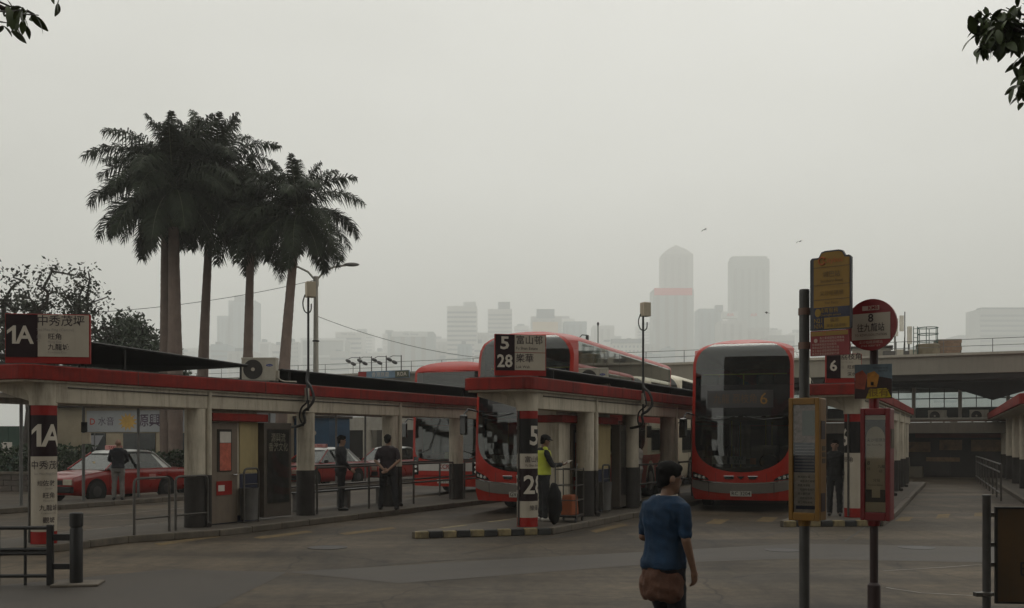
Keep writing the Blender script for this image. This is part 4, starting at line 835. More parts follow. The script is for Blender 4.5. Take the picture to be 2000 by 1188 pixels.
def tbox(parent, z0, z1, fw, fd, frame, seed, ang, xo, kind):
    Mb = Matrix.Rotation(ang, 4, 'Z')
    def BP(x, y, z): return Mb @ Vector((x, y, z)) + Vector((xo, 0, 0))
    def bx_(x0, x1, y0, y1, za, zb, m, name, par, bevel=0):
        q = MB(); q.add([BP(x, y, z) for z in (za, zb) for x, y in ((x0, y0), (x1, y0), (x1, y1), (x0, y1))], [(0, 3, 2, 1), (4, 5, 6, 7), (0, 1, 5, 4), (1, 2, 6, 5), (2, 3, 7, 6), (3, 0, 4, 7)]); return q.build(name, m, par, bevel=bevel)
    c = bx_(-fw / 2, fw / 2, -fd / 2 + .02, fd / 2, z0, z1, frame, 'timetable_box', parent, .012)
    e = .038
    for a_ in ((-fw / 2, -fw / 2 + e, z0, z1), (fw / 2 - e, fw / 2, z0, z1), (-fw / 2 + e, fw / 2 - e, z0, z0 + .07), (-fw / 2 + e, fw / 2 - e, z1 - .06, z1)):
        bx_(a_[0], a_[1], -fd / 2 - .012, -fd / 2 + .02, a_[2], a_[3], frame, 'frame', c, .006)
    yy = -fd / 2 + .012
    def pn(x0, x1, za, zb, m, name='notice', y=yy):
        q = MB(); q.quad(BP(x0, y, za), BP(x1, y, za), BP(x1, y, zb), BP(x0, y, zb)); return q.build(name, m, c)
    def tx_(s_, size, m, x, z, par, align='LEFT', y=yy - .004): return text(s_, size, m, par, (0, 0, 0), 0, None, align, mp=lambda a, b: BP(x + a, y, z + b))
    iw = fw / 2 - e - .002; rnd = random.Random(seed); W_ = '巴士服務時間表路線循環往經城九龍香港碼頭'
    if kind == 0:
        p_ = pn(-iw, iw, z0 + .07, z0 + .42, mat('notice_grey', (.36, .3, .26), .7, .25, 20)); d_ = pn(-iw, iw, z0 + .42, z0 + .68, mat('notice_navy', (.05, .05, .08), .6, .3, 20)); m_ = pn(-iw, iw, z0 + .68, z1 - .06, mat('notice_map', (.28, .2, .18), .7, .5, 30))
        q = MB(); q.quad(*[BP(x, yy - .003, z) for x, z in ((-.02, z0 + .74), (iw, z0 + .74), (iw, z0 + .96), (-.02, z0 + .96))]); q.build('map_panel', mat('map_green', (.12, .14, .12), .7, .1), m_)
        for i in range(9): q = MB(); q.quad(*[BP(x, yy - .003, z0 + .435 + i * .027 + dz) for x, dz in ((-iw + .01, 0), (iw - .01, 0), (iw - .01, .01), (-iw + .01, .01))]); q.build('table_row', mat('row_pale', (.2, .18, .2), .7, .3), d_)
        for i in range(8): tx_(''.join(rnd.choice(W_) for _ in range(rnd.randint(4, 7))), .022, ink, -.06 + .02 * (i % 2), z0 + .38 - i * .037, p_)
        q = MB(); q.quad(*[BP(x, yy - .003, z) for x, z in ((-iw + .02, z0 + .1), (iw, z0 + .1), (iw, z0 + .13), (-iw + .02, z0 + .13))]); q.build('table_row', navyp, p_)
        for za, zb in ((z1 - .36, z1 - .2), (z0 + .08, z0 + .24)): bx_(fw / 2, fw / 2 + .004, -.06, .05, za, zb, mat('dark_label', (.02, .008, .01), .5, .2), 'side_label', c)
        for i in range(3): bx_(fw / 2, fw / 2 + .003, -.03, .06, z0 + .5 + i * .055, z0 + .54 + i * .055, mat('faded_sticker', (.08, .06, .03), .6, .3), 'sticker', c)
    else:
        d_ = pn(-iw, iw, z0 + .07, z1 - .06, mat('notice_backing', (.05, .038, .03), .7, .3, 8)); lo_, hi_ = z0 + .27, z1 - .26
        q = MB(); pts = [(-iw + .006, lo_), (iw - .006, lo_), (iw - .006, hi_)] + [((iw - .006) * math.cos(R(a)), hi_ + .1 * math.sin(R(a))) for a in range(10, 180, 14)] + [(-iw + .006, hi_)]
        q.add([BP(x, yy - .003, z) for x, z in pts], [tuple(range(len(pts)))]); p_ = q.build('tombstone_notice', mat('notice_cream', (.42, .33, .22), .7, .12, 5), d_)
        q = MB(); q.quad(*[BP(x, yy - .003, z) for x, z in ((-iw, z0 + .075), (iw, z0 + .075), (iw, z0 + .16), (-iw, z0 + .16))]); q.build('notice_foot', mat('notice_cream', (0, 0, 0)), d_)
        q = MB(); q.quad(*[BP(x, yy - .003, z) for x, z in ((-iw, z1 - .1), (iw, z1 - .1), (iw, z1 - .062), (-iw, z1 - .062))]); q.build('notice_head', mat('notice_cream', (0, 0, 0)), d_)
        for s_, sz, x, z in (('尖沙咀碼頭', .034, -.075, hi_ - .02), ('Star Ferry Pier', .022, -.07, hi_ - .06), ('8', .05, -.07, hi_ - .22), ('往', .03, -.07, hi_ - .27), ('九龍', .03, .02, hi_ - .25), ('站', .03, .03, hi_ - .29), ('分站', .03, -.02, hi_ - .37), ('Kowloon Station', .018, -.06, hi_ - .41)): tx_(s_, sz, ink, x, z, p_, y=yy - .007)
        q = MB(); q.quad(*[BP(x, yy - .004, z) for x, z in ((-.03, z0 + .2), (.04, z0 + .2), (.04, z0 + .3), (-.03, z0 + .3))]); q.build('notice_stub', mat('notice_cream', (0, 0, 0)), d_)
        bx_(fw / 2, fw / 2 + .004, -.06, .06, z1 - .35, z1 - .18, mat('faded_sticker', (.08, .06, .03)), 'sticker', c)
    q = MB(); q.quad(BP(-iw, -fd / 2 - .004, z0 + .07), BP(iw, -fd / 2 - .004, z0 + .07), BP(iw, -fd / 2 - .004, z1 - .06), BP(-iw, -fd / 2 - .004, z1 - .06)); q.build('pane', glass_c, c)
    q = MB(); q.lathe([(.05, z0 - .05), (.06, z0)], 14, (0, 0, 0)); q.build('box_collar', frame, c)
tbox(ty, 1.12, 2.19, .27, .2, ybox, 3, R(-34), .03, 0)
bq = at(1707, 800, 9.0); tr_ = thing('bus_stop_pole', 'round red stop flag for route 8 on dark pole with red timetable box', 'bus stop', (bq.x, bq.y, 0), 0)
q = MB(); q.cyl((0, 0, 0), (0, 0, 2.62), .036, n=16); q.lathe([(.055, 0), (.055, .55), (.038, .57)], 16); q.build('pole', mat('maroon_pole', (.035, .018, .018), .5, .2), tr_, smooth=True)
q = MB(); rr_ = .225
def RP(x, y, z): return Matrix.Rotation(R(-40), 4, 'Z') @ Vector((x, y - .06, z + 2.83))
N_ = 40
q.add([RP(rr_ * math.cos(2 * math.pi * k / N_), y, rr_ * math.sin(2 * math.pi * k / N_)) for y in (-.012, .012) for k in range(N_)], [tuple(range(N_)), tuple(range(2 * N_ - 1, N_ - 1, -1))] + [((k + 1) % N_, k, k + N_, (k + 1) % N_ + N_) for k in range(N_)]); disc = q.build('disc', stopred, tr_)
def rt(s_, size, m, x, z, bold=0., width=None, par=None): return text(s_, size, m, par or disc, (0, 0, 0), bold, width, mp=lambda a, b: RP(x + a, -.0185, z + b))
q = MB(); q.quad(*[RP(x, -.0155, z) for x, z in ((-.17, -.13), (.17, -.13), (.17, .1), (-.17, .1))]); q.build('white_panel', signw, disc)
q = MB(); q.quad(*[RP(x, -.0155, z) for x, z in ((-.075, .125), (.075, .125), (.075, .165), (-.075, .165))]); q.build('logo_panel', inkw, disc)
rt('KMB', .045, stopred, .02, .145, .015); rt('8', .1, ink, 0, .055, .02); rt('往九龍站', .078, ink, 0, -.03, .006, .24); rt('TO: KOWLOON STATION', .03, ink, 0, -.09, 0, .28); rt('尖沙咀碼頭總站', .03, inkw, 0, -.155); rt('STAR FERRY B/T', .024, inkw, 0, -.185)
tbox(tr_, 1.12, 2.1, .25, .17, rbox, 7, R(-32), .03, 1)
q = MB(); q.cyl((0, 0, 2.08), (0, 0, 2.2), .042, n=14); q.build('collar', rbox, tr_)
adm = thing('advert_panel', 'small colourful advert board clamped on the red stop pole', 'advert', (bq.x, bq.y, 0), 0)
def AP(x, y, z): return Matrix.Rotation(R(-26), 4, 'Z') @ Vector((x, y - .05, z + 2.185))
q = MB(); q.add([AP(x, y, z) for y in (-.006, .006) for x, z in ((-.155, 0), (.155, 0), (.155, .3), (-.155, .3))], [(0, 1, 2, 3), (7, 6, 5, 4), (0, 4, 5, 1), (1, 5, 6, 2), (2, 6, 7, 3), (3, 7, 4, 0)]); ab = q.build('board', mat('advert_blue', (.1, .14, .17), .5, .4, 6), adm)
def ap(pts, m, name='print', y=-.009): q = MB(); q.quad(*[AP(x, y, z) for x, z in pts]); return q.build(name, m, ab)
ap([(-.155, 0), (.155, 0), (.155, .17), (.06, .19), (-.155, .16)], mat('advert_dark', (.03, .012, .012), .5, .4, 8), y=-.0075)
ap([(-.15, .09), (-.07, .08), (-.05, .2), (-.09, .25), (-.15, .22)], mat('advert_red', (.3, .06, .03), .5, .4, 14)); ap([(-.05, .1), (.03, .1), (.05, .2), (.01, .24), (-.05, .22)], mat('advert_orange', (.4, .17, .02), .5, .5, 14))
ap([(-.06, .0), (.15, .01), (.11, .09), (-.03, .085)], mat('advert_yellow', (.4, .3, .01), .5, .3, 10), y=-.0105)
text('很有', .11, mat('advert_brown', (.2, .12, .01), .5, .1), ab, (0, 0, 0), bold=.02, mp=lambda x, y: AP(.045 + x * .8, -.0125, .047 + y * .7)); text('COMMERCIAL TRUCKS', .02, ink, ab, (0, 0, 0), mp=lambda x, y: AP(.06 + x * .6, -.0095, .265 + y)); text('DAILY SALES', .02, ink, ab, (0, 0, 0), mp=lambda x, y: AP(.08 + x * .7, -.0095, .24 + y))
q = MB(); q.box(-.045, .045, -.055, .04, 2.3, 2.33); q.build('clamp', dsteel, adm)
# bollard and low barrier at the left
bl = gp(149, 1143); t = thing('bollard', 'black round bollard on a square concrete footing by the low barrier', 'bollard', (bl.x, bl.y, 0), R(10))
q = MB(); q.lathe([(.075, .03), (.078, .05), (.078, .7), (.07, .715), (.07, .73), (.082, .745), (.082, .9), (.07, .912), (.0, .915)], 24); q.build('post', dsteel, t, smooth=True)
q = MB(); q.box(-.26, .3, -.22, .22, 0, .035); q.build('footing', kerbm, t, bevel=.012)
t = thing('low_barrier', 'dark low steel barrier with bars beside the black bollard', 'barrier', (bl.x, bl.y, 0), R(3))
for z in (.72, .45, .4, .12): q = MB(); q.cyl((-1.6, 0, z), (-.3, 0, z), .024, n=8); q.build('rail', dsteel, t, smooth=True)
for k in range(5): x = -1.6 + k * .325; q = MB(); q.cyl((x, 0, 0), (x, 0, .74), .02, n=8); q.build('bar', dsteel, t, smooth=True)
q = MB(); q.box(-.3, -.06, -.02, .02, .56, .64); q.build('hinge', dsteel, t); q = MB(); q.box(-.3, -.06, -.02, .02, .2, .27); q.build('hinge', dsteel, t)
q = MB(); q.box(-.36, -.28, -.03, .03, 0, .76); q.build('end_post', dsteel, t, bevel=.01)
# right-hand gate post with board
gq = at(1927, 1000, 10.3); t = thing('gate_post', 'dark steel gate post with collar ring holding the brown board', 'post', (gq.x, gq.y, 0), 0)
q = MB(); q.lathe([(.04, 0), (.04, 1.25), (.044, 1.26), (.044, 1.27), (.0, 1.275)], 18); q.build('post', polem, t, smooth=True)
q = MB(); q.lathe([(.042, .25), (.07, .26), (.07, .29), (.042, .3)], 16); q.build('collar', steel, t, smooth=True); q = MB(); q.box(-.12, -.03, -.04, .04, .25, .29); q.build('lug', steel, t)
for z in (1.05, .75, .55): q = MB(); q.box(.03, .12, -.02, .02, z, z + .04); q.build('hinge', steel, t)
t = thing('notice_board', 'brown weathered notice board hanging on the dark steel gate post', 'board', (gq.x, gq.y, 0), R(-6))
q = MB(); q.box(.1, 1.05, -.012, .012, .2, 1.13); q.build('panel', mat('brown_board', (.075, .04, .012), .6, .25, 2, dirt=.5), t); b_ = t.children[0]
q = MB(); q.box(.08, .1, -.02, .02, .18, 1.15); q.box(.1, 1.07, -.02, .02, 1.13, 1.15); q.box(.1, 1.07, -.02, .02, .18, .2); q.build('rim', dsteel, t)
text('請勿停車', .12, mat('board_ink', (.015, .01, .012), .6, .1), b_, (.62, -.0155, .82), bold=.01); text('NO PARKING', .07, mat('board_ink', (0, 0, 0)), b_, (.62, -.0155, .68)); text('巴士專用', .16, mat('board_ink', (0, 0, 0)), b_, (.62, -.0155, .52), bold=.01)
# ------------------------------------------------------------------ people
def remesh(q, vox, m, name, parent, smooth=5, fold=0.):
    me = bpy.data.meshes.new('tmp'); me.from_pydata(q.v, [], q.f)
    bm = bmesh.new(); bm.from_mesh(me); bmesh.ops.recalc_face_normals(bm, faces=bm.faces[:]); bm.to_mesh(me); bm.free()
    o = bpy.data.objects.new('tmp', me); r_ = o.modifiers.new('r', 'REMESH'); r_.mode = 'VOXEL'; r_.voxel_size = vox; r_.use_smooth_shade = True
    s_ = o.modifiers.new('s', 'SMOOTH'); s_.iterations = smooth; s_.factor = .5
    nm = bpy.data.meshes.new_from_object(evaluated(o)); bpy.data.objects.remove(o); bpy.data.meshes.remove(me)
    if fold:
        nn_ = [(v.co.copy(), v.normal.copy()) for v in nm.vertices]; co_ = []
        for p, nv in nn_:
            k_ = noise.noise(Vector((p.x * 9 + p.z * 3, p.y * 9 - p.z * 4, p.z * 16 + p.x * 5))) + .6 * noise.noise(Vector((p.x * 24, p.y * 24, p.z * 13 + p.x * 12))); co_ += list(p + nv * fold * k_)
        nm.vertices.foreach_set('co', co_); nm.update()
    nm.name = name; nm.materials.clear(); nm.materials.append(m); nm.polygons.foreach_set('use_smooth', [True] * len(nm.polygons)); return obj(name, nm, parent)
def limb(q, pts, rad_):
    pts = [Vector(p) for p in pts]
    P_, R_ = [], []
    for i in range(len(pts) - 1):
        for k in range(4): f = k / 4; P_.append(pts[i].lerp(pts[i + 1], f)); R_.append(rad_[i] + (rad_[i + 1] - rad_[i]) * f)
    P_.append(pts[-1]); R_.append(rad_[-1])
    q.ring(P_, R_, 12)
    for p, r_ in zip(pts, rad_): q.ell(p, (r_ * .99,) * 3, 12, 8)
def torso(q, secs, lean, side, inf=0.):
    rows = []
    for z, rx, ry, yo in secs:
        y = yo + lean * (z - .93); x = side * (z - .93); n = 20
        rows.append([(x + (rx + inf) * math.copysign(abs(math.cos(a)) ** .8, math.cos(a)), y + (ry + inf) * math.copysign(abs(math.sin(a)) ** .8, math.sin(a)), z) for a in [2 * math.pi * k / n for k in range(n)]])
    q.loft(rows)
def hand(q, wr, d, nrm, side, curl=.5, s=1.):
    d = Vector(d).normalized(); nrm = Vector(nrm); nrm = (nrm - d * nrm.dot(d)).normalized(); lat = d.cross(nrm) * side; wr = Vector(wr)
    limb(q, [wr, wr + d * .035 * s], [.026 * s, .028 * s])
    for k in range(4):
        o_ = lat * (.03 - .02 * k) * s; b0 = wr + d * .03 * s + o_ * .8; b1 = wr + d * .088 * s + o_
        limb(q, [b0, b1], [.016 * s, .0115 * s]); ln = (.038, .043, .04, .03)[k] * s
        d1 = (d * math.cos(curl) + nrm * math.sin(curl)).normalized(); d2 = (d * math.cos(curl * 2) + nrm * math.sin(curl * 2)).normalized()
        limb(q, [b1, b1 + d1 * ln, b1 + d1 * ln + d2 * ln * .8], [.0105 * s, .0095 * s, .008 * s])
    t0 = wr + d * .025 * s + lat * .03 * s; t1 = t0 + (d * .6 + lat * .65 + nrm * .3).normalized() * .042 * s; limb(q, [t0, t1, t1 + (d * .85 + lat * .1 + nrm * .4).normalized() * .032 * s], [.0145 * s, .0115 * s, .009 * s])
SEC = [(.80, .13, .10, 0), (.86, .165, .12, -.01), (.93, .168, .125, -.012), (1.02, .152, .112, 0), (1.12, .15, .11, .005), (1.25, .168, .12, .0), (1.36, .18, .118, -.005), (1.42, .165, .098, -.008), (1.465, .085, .07, -.005)]
def person(label, loc, rz, H=1.72, arms=None, legs=None, lean=0., side=0., headturn=0., headtilt=0., skin=(.3, .17, .11), top=(.02, .02, .02), bottom=(.012, .012, .014), shoe=(.01, .01, .01), hair=(.008, .007, .007), sleeve='short', bald=False, vox=.013, bulk=1., tuck=False, hem=.9, hs=1.):
    t = thing('person', label, 'person', loc, rz); s_ = H / 1.72; t.scale = (s_, s_, s_)
    skm = mat('skin_%.2f' % skin[0], skin, .5, .12, 6); tm = mat('cloth_%.3f_%.3f_%.3f' % top, top, .85, .22, 5, .3, 120); bm_ = mat('cloth_%.3f_%.3f_%.3f' % bottom, bottom, .85, .2, 5, .3, 120)
    shm = mat('shoe_%.3f' % shoe[0], shoe, .5, .2); hm = mat('hair_%.3f' % hair[0], hair, .85, .3, 30, .6, 160, spec=.15)
    secs = [(z, rx * bulk, ry * bulk, yo) for z, rx, ry, yo in SEC]
    tp = lambda z, x=0, y=0: Vector((x + side * (z - .93), y + lean * (z - .93), z))
    SH = {-1: tp(1.375, -.175 * bulk), 1: tp(1.375, .175 * bulk)}
    AR = {-1: [(-.235, -.02, 1.12), (-.25, .06, .87)], 1: [(.235, -.02, 1.12), (.25, .06, .87)]}
    HN = {-1: ((0, .15, -1), (1, 0, 0), .5), 1: ((0, .15, -1), (-1, 0, 0), .5)}
    if arms:
        for k in arms: AR[k] = arms[k][:2]; HN[k] = arms[k][2] if len(arms[k]) > 2 else HN[k]
    LG = {-1: [(-.1, .01, .5), (-.11, -.01, .09)], 1: [(.1, .01, .5), (.11, -.01, .09)]}
    if legs:
        for k in legs: LG[k] = legs[k]
    Mh = Matrix.Translation(tp(1.47)) @ Matrix.Rotation(headturn, 4, 'Z') @ Matrix.Rotation(headtilt, 4, 'X') @ Matrix.Translation(-tp(1.47))
    off = tp(1.6) - Vector((0, 0, 1.6))
    hp = lambda x, y, z: Mh @ (Vector((x * hs, y * hs, 1.5 + (z - 1.5) * hs)) + off); hr = Mh.to_3x3() * hs
    # body, one continuous surface
    q = MB(); torso(q, secs, lean, side); limb(q, [tp(1.42), hp(0, .005, 1.53)], [.062, .056])
    q.ell(hp(0, -.005, 1.625), (.076, .095, .1), 16, 12, hr); q.ell(hp(0, .028, 1.56), (.058, .064, .068), 14, 10, hr); q.ell(hp(0, .088, 1.592), (.013, .02, .026), 8, 6, hr); q.ell(hp(0, .082, 1.55), (.024, .012, .01), 8, 6, hr); q.ell(hp(0, .072, 1.515), (.025, .018, .016), 8, 6, hr)
    for k in (-1, 1): q.ell(hp(k * .08, -.008, 1.6), (.012, .022, .032), 8, 6, hr); q.ell(hp(k * .035, .07, 1.635), (.024, .016, .012), 8, 6, hr)
    for k in (-1, 1):
        e_, w_ = Vector(AR[k][0]), Vector(AR[k][1]); limb(q, [SH[k], e_, w_], [.052, .04, .026]); hand(q, w_, HN[k][0], HN[k][1], k, HN[k][2])
        kn, an = Vector(LG[k][0]), Vector(LG[k][1]); limb(q, [Vector((k * .09 * bulk, 0, .86)), kn, an], [.085, .058, .042]); limb(q, [an + Vector((0, 0, -.03)), an + Vector((0, .12, -.05))], [.04, .03])
    remesh(q, vox, skm, 'body', t)
    for k in (-1, 1):
        q = MB(); q.ell(hp(k * .034, .083, 1.622), (.012, .009, .009), 8, 6, hr); q.build('eye', mat('eye_dark', (.02, .015, .012), .2, .1), t, smooth=True)
    # top
    q = MB(); torso(q, [x for x in [(hem, .17 * bulk, .128 * bulk, -.01)] + [y for y in secs if y[0] > hem + .02] if x[0] < 1.44] + [(1.478, .076, .066, -.004)], lean, side, .014)
    for k in (-1, 1):
        e_, w_ = Vector(AR[k][0]), Vector(AR[k][1])
        if sleeve == 'short': limb(q, [SH[k], SH[k].lerp(e_, .8)], [.06, .054])
        elif sleeve == 'vest': pass
        else: limb(q, [SH[k], e_, w_.lerp(e_, .06)], [.066, .053, .04])
    remesh(q, vox, tm, 'top', t, 4, .011)
    # trousers
    q = MB(); torso(q, [(.80, .14 * bulk, .105 * bulk, -.005)] + [y for y in secs if .85 < y[0] < 1.0], lean, side, .008 if not tuck else .016)
    for k in (-1, 1): kn, an = Vector(LG[k][0]), Vector(LG[k][1]); limb(q, [Vector((k * .088 * bulk, 0, .85)), kn, an.lerp(kn, .02)], [.1, .075, .064])
    remesh(q, vox, bm_, 'trousers', t, 4, .01)
    for k in (-1, 1):
        an = Vector(LG[k][1]); q = MB(); limb(q, [an + Vector((0, -.035, -.042)), an + Vector((k * .006, .06, -.048)), an + Vector((k * .012, .15, -.058))], [.047, .045, .032]); q.v = [(x, y, max(z, an.z - .09)) for x, y, z in q.v]; remesh(q, .011, shm, 'shoe', t, 2)
    if not bald:
        q = MB(); q.ell(hp(0, -.014, 1.652), (.084, .1, .092), 16, 12, hr); q.ell(hp(0, -.036, 1.612), (.081, .07, .076), 14, 10, hr); q.ell(hp(.005, .035, 1.692), (.062, .058, .038), 12, 8, hr)
        for k in range(26):
            a, e = random.uniform(0, 6.28), random.uniform(.1, 1.3); c_ = Vector((.078 * math.cos(a) * math.cos(e), -.02 + .094 * math.sin(a) * math.cos(e), 1.64 + .082 * math.sin(e))); q.ell(hp(*c_), (.02, .024, .015), 8, 6, hr)
        q.ell(hp(0, -.066, 1.56), (.055, .026, .036), 10, 8, hr); o = remesh(q, .009, hm, 'hair', t, 2)
    return t, hp, hr
def on(P, u, v, A, z=.13): s = loc1(P, u, v, A); return (s[0], s[1], z)
# man with hands clasped behind his back
B_ = {-1: [(-.28, -.06, 1.13), (-.06, -.17, .93), ((.8, -.25, -.35), (0, -1, 0), .4)], 1: [(.28, -.06, 1.13), (.05, -.2, .91), ((-.8, -.2, -.3), (0, -1, 0), .4)]}
person('man in dark short sleeves with hands clasped behind his back by the guard rail', on(P1, 9.15, .72, A1), R(-8), 1.8, B_, {-1: [(-.13, .02, .5), (-.17, -.02, .09)], 1: [(.14, .0, .5), (.21, -.04, .09)]}, top=(.022, .014, .018), bulk=1.12, headturn=R(-5), skin=(.26, .15, .1))
person('man in dark shirt standing sideways beside the guard rail and bench', on(P1, 8.5, -.18, A1), R(-78), 1.78, {1: [(.24, .06, 1.12), (.2, .2, .95), ((0, .7, -.5), (-1, 0, 0), .6)]}, top=(.014, .014, .018), sleeve='long', headturn=R(-4), headtilt=R(-6), skin=(.26, .15, .1))
tv, hp, hr = person('worker in a yellow reflective vest reading a paper by the striped pillar', on(P2, 1.25, -.22, A1), R(-72), 1.78, {1: [(.23, .1, 1.13), (.13, .34, 1.13), ((-.1, 1, .15), (0, .2, 1), .6)], -1: [(-.23, .1, 1.13), (-.1, .32, 1.12), ((.1, 1, .15), (0, .2, 1), .6)]}, top=(.012, .012, .014), sleeve='long', headtilt=R(-16), shoe=(.45, .42, .38), skin=(.2, .11, .07))
q = MB(); torso(q, [y for y in [(.93, .172, .13, -.01)] + [z for z in SEC if 1.0 < z[0] < 1.44]], 0, 0, .026); limb(q, [(-.13, -.0, 1.36), (-.1, 0, 1.44)], [.07, .06]); limb(q, [(.13, -.0, 1.36), (.1, 0, 1.44)], [.07, .06]); remesh(q, .013, mat('vest_yellow', (.5, .55, .05), .7, .12, 4), 'reflective_vest', tv, 3)
q = MB(); q.ell(hp(0, -.01, 1.67), (.092, .106, .075), 16, 10, hr); q.ell(hp(0, .1, 1.665), (.065, .06, .012), 12, 6, hr); remesh(q, .01, mat('cap_black', (.012, .012, .014), .8, .2), 'cap', tv, 2)
pp = Matrix.Translation(tv.location) @ Matrix.Rotation(tv.rotation_euler.z, 4, 'Z') @ Vector((0, .47, 1.19))
q = MB(); q.obox((0, 0, 0), (.22, .3, .004), 0, R(28)); tag(q.build('paper_sheet', paper, None, loc=pp, rz=tv.rotation_euler.z), 'white paper sheet held by the worker in the yellow vest', 'paper')
person('person in dark jacket with pale sleeves behind the 5 and 28 shelter columns', on(P2, 7.5, -.35, A1), R(60), 1.7, {1: [(.26, .05, 1.15), (.12, .22, 1.02), ((-.6, .6, .2), (0, .2, 1), .6)], -1: [(-.26, .05, 1.15), (-.14, .22, 1.1), ((.6, .6, .2), (0, .2, 1), .6)]}, top=(.45, .43, .4), bottom=(.3, .29, .28), skin=(.22, .13, .09))
person('person dressed all in black standing left of the route 6 pillar', on(P3, .15, -.42, A3), R(160), 1.68, None, top=(.008, .008, .009), sleeve='long', skin=(.22, .12, .08))
person('bald man in dark top and grey trousers facing the red taxi', (-11.0, 28.6, .13), R(12), 1.7, {-1: [(-.25, .06, 1.14), (-.14, .2, 1.05), ((.4, .8, .1), (0, .2, 1), .6)], 1: [(.25, .06, 1.14), (.14, .2, 1.05), ((-.4, .8, .1), (0, .2, 1), .6)]}, top=(.008, .008, .013), bottom=(.16, .15, .14), bald=True, sleeve='long', skin=(.26, .15, .1))
# man crossing the road close to the camera
tm_, hp, hr = person('man in blue shirt with brown jacket round his waist crossing the road', (1.19, 8.0, 0), R(-46), 1.62, {1: [(.235, -.02, 1.12), (.245, .07, .87), ((-.02, .2, -1), (-1, 0, 0), .55)], -1: [(-.24, .02, 1.12), (-.16, .25, 1.0), ((.3, .8, .1), (1, 0, 0), .7)]},
    {1: [(.09, .06, .5), (.1, -.08, .1)], -1: [(-.09, .1, .51), (-.1, .16, .09)]}, lean=.05, headturn=R(-30), headtilt=R(-8), skin=(.2, .1, .058), top=(.001, .022, .06), bottom=(.008, .008, .014), vox=.0095, bulk=1.08, hem=.88, hs=1.1)
q = MB(); rows = []
for i, (z, rx, ry, yo) in enumerate([(.61, .165, .115, -.03), (.65, .195, .145, -.03), (.74, .2, .155, -.03), (.84, .19, .148, -.02), (.905, .178, .138, -.008)]):
    rows.append([((rx + .008 * math.sin(5 * a + i)) * math.cos(a), yo + (ry + .01 * math.sin(7 * a + i * 2)) * math.sin(a), z + .012 * math.sin(3 * a)) for a in [2 * math.pi * k / 28 for k in range(28)]])
q.loft(rows); remesh(q, .012, mat('jacket_brown', (.1, .042, .024), .85, .25, 5, .3, 60), 'waist_jacket', tm_, 3, .016)
q = MB(); q.tube([(.088 * math.cos(a), .002 + .078 * math.sin(a), 1.474 + .008 * math.sin(a)) for a in [2 * math.pi * k / 24 for k in range(25)]], .009, 8); q.v = [(x, y + .06 * .5, z) for x, y, z in q.v]; q.build('collar_trim', signw, tm_, smooth=True)
q = MB()
for k in (-1, 1): q.tube([hp(k * .034 + .028 * math.cos(a), .098, 1.622 + .02 * math.sin(a)) for a in [2 * math.pi * j / 14 for j in range(15)]], .0025, 5); q.tube([hp(k * .064, .092, 1.625), hp(k * .082, .0, 1.618)], .0025, 5)
q.tube([hp(-.008, .1, 1.625), hp(.008, .1, 1.625)], .0025, 5); q.build('glasses', steel, tm_)
# ------------------------------------------------------------------ royal palms
frondm = mat('palm_frond', (.014, .022, .009), .7, .35, 3, spec=.25); rachm = mat('palm_rachis', (.05, .06, .025), .6, .2); trunkm = mat('palm_trunk', (.15, .11, .09), .85, .2, 3, .4, 30, dirt=.4); shaftm = mat('palm_shaft', (.05, .07, .025), .5, .2)
def frond_mesh(e0, bend, length, seed):
    rnd = random.Random(seed); q = MB(); n = 14; p = Vector((0, 0, 0)); pts = []; dirs = []
    for i in range(n + 1):
        f = i / n; e = e0 - bend * f ** 1.25; d = Vector((math.cos(e), .0, math.sin(e))); pts.append(p.copy()); dirs.append(d); p = p + d * (length / n)
    q.m = 1; q.ring(pts, [.035 * (1 - .85 * i / n) for i in range(n + 1)], 5, False); q.m = 0
    N = 104
    for k in range(N):
        f = .1 + .9 * k / (N - 1); i = min(n - 1, int(f * n)); u = f * n - i; b = pts[i].lerp(pts[i + 1], u); d = dirs[i].lerp(dirs[min(n, i + 1)], u).normalized(); up = Vector((-d.z, 0, d.x)); lat = Vector((0, 1, 0))
        ll = length * .25 * (math.sin(math.pi * (.16 + .8 * f)) ** .7) * rnd.uniform(.85, 1.1)
        for sd_ in (-1, 1):
            a = rnd.uniform(-.55, .75)
            o = (lat * sd_ * math.cos(a) + up * math.sin(a) + d * rnd.uniform(.35, .75) + Vector((0, 0, rnd.uniform(-.25, .0)))).normalized()
            w = .025; wv = (d - o * d.dot(o)).normalized() * w
            m1 = b + o * ll * .5 + Vector((0, 0, -.06 * ll)); tip = b + o * ll * .93 + Vector((0, 0, -.42 * ll + rnd.uniform(-.12, .06)))
            q.add([b - wv * .6, b + wv * .6, m1 + wv, m1 - wv, tip], [(0, 1, 2, 3), (3, 2, 4)])
    return q.mesh('frond', [frondm, rachm])
FR = [[frond_mesh(R(e), R(b), ln, 50 + i * 3 + j) for j in range(3)] for i, (e, b, ln) in enumerate([(82, 40, 2.9), (62, 75, 3.4), (42, 95, 3.6), (20, 95, 3.6), (-5, 75, 3.5), (-32, 50, 3.3)])]
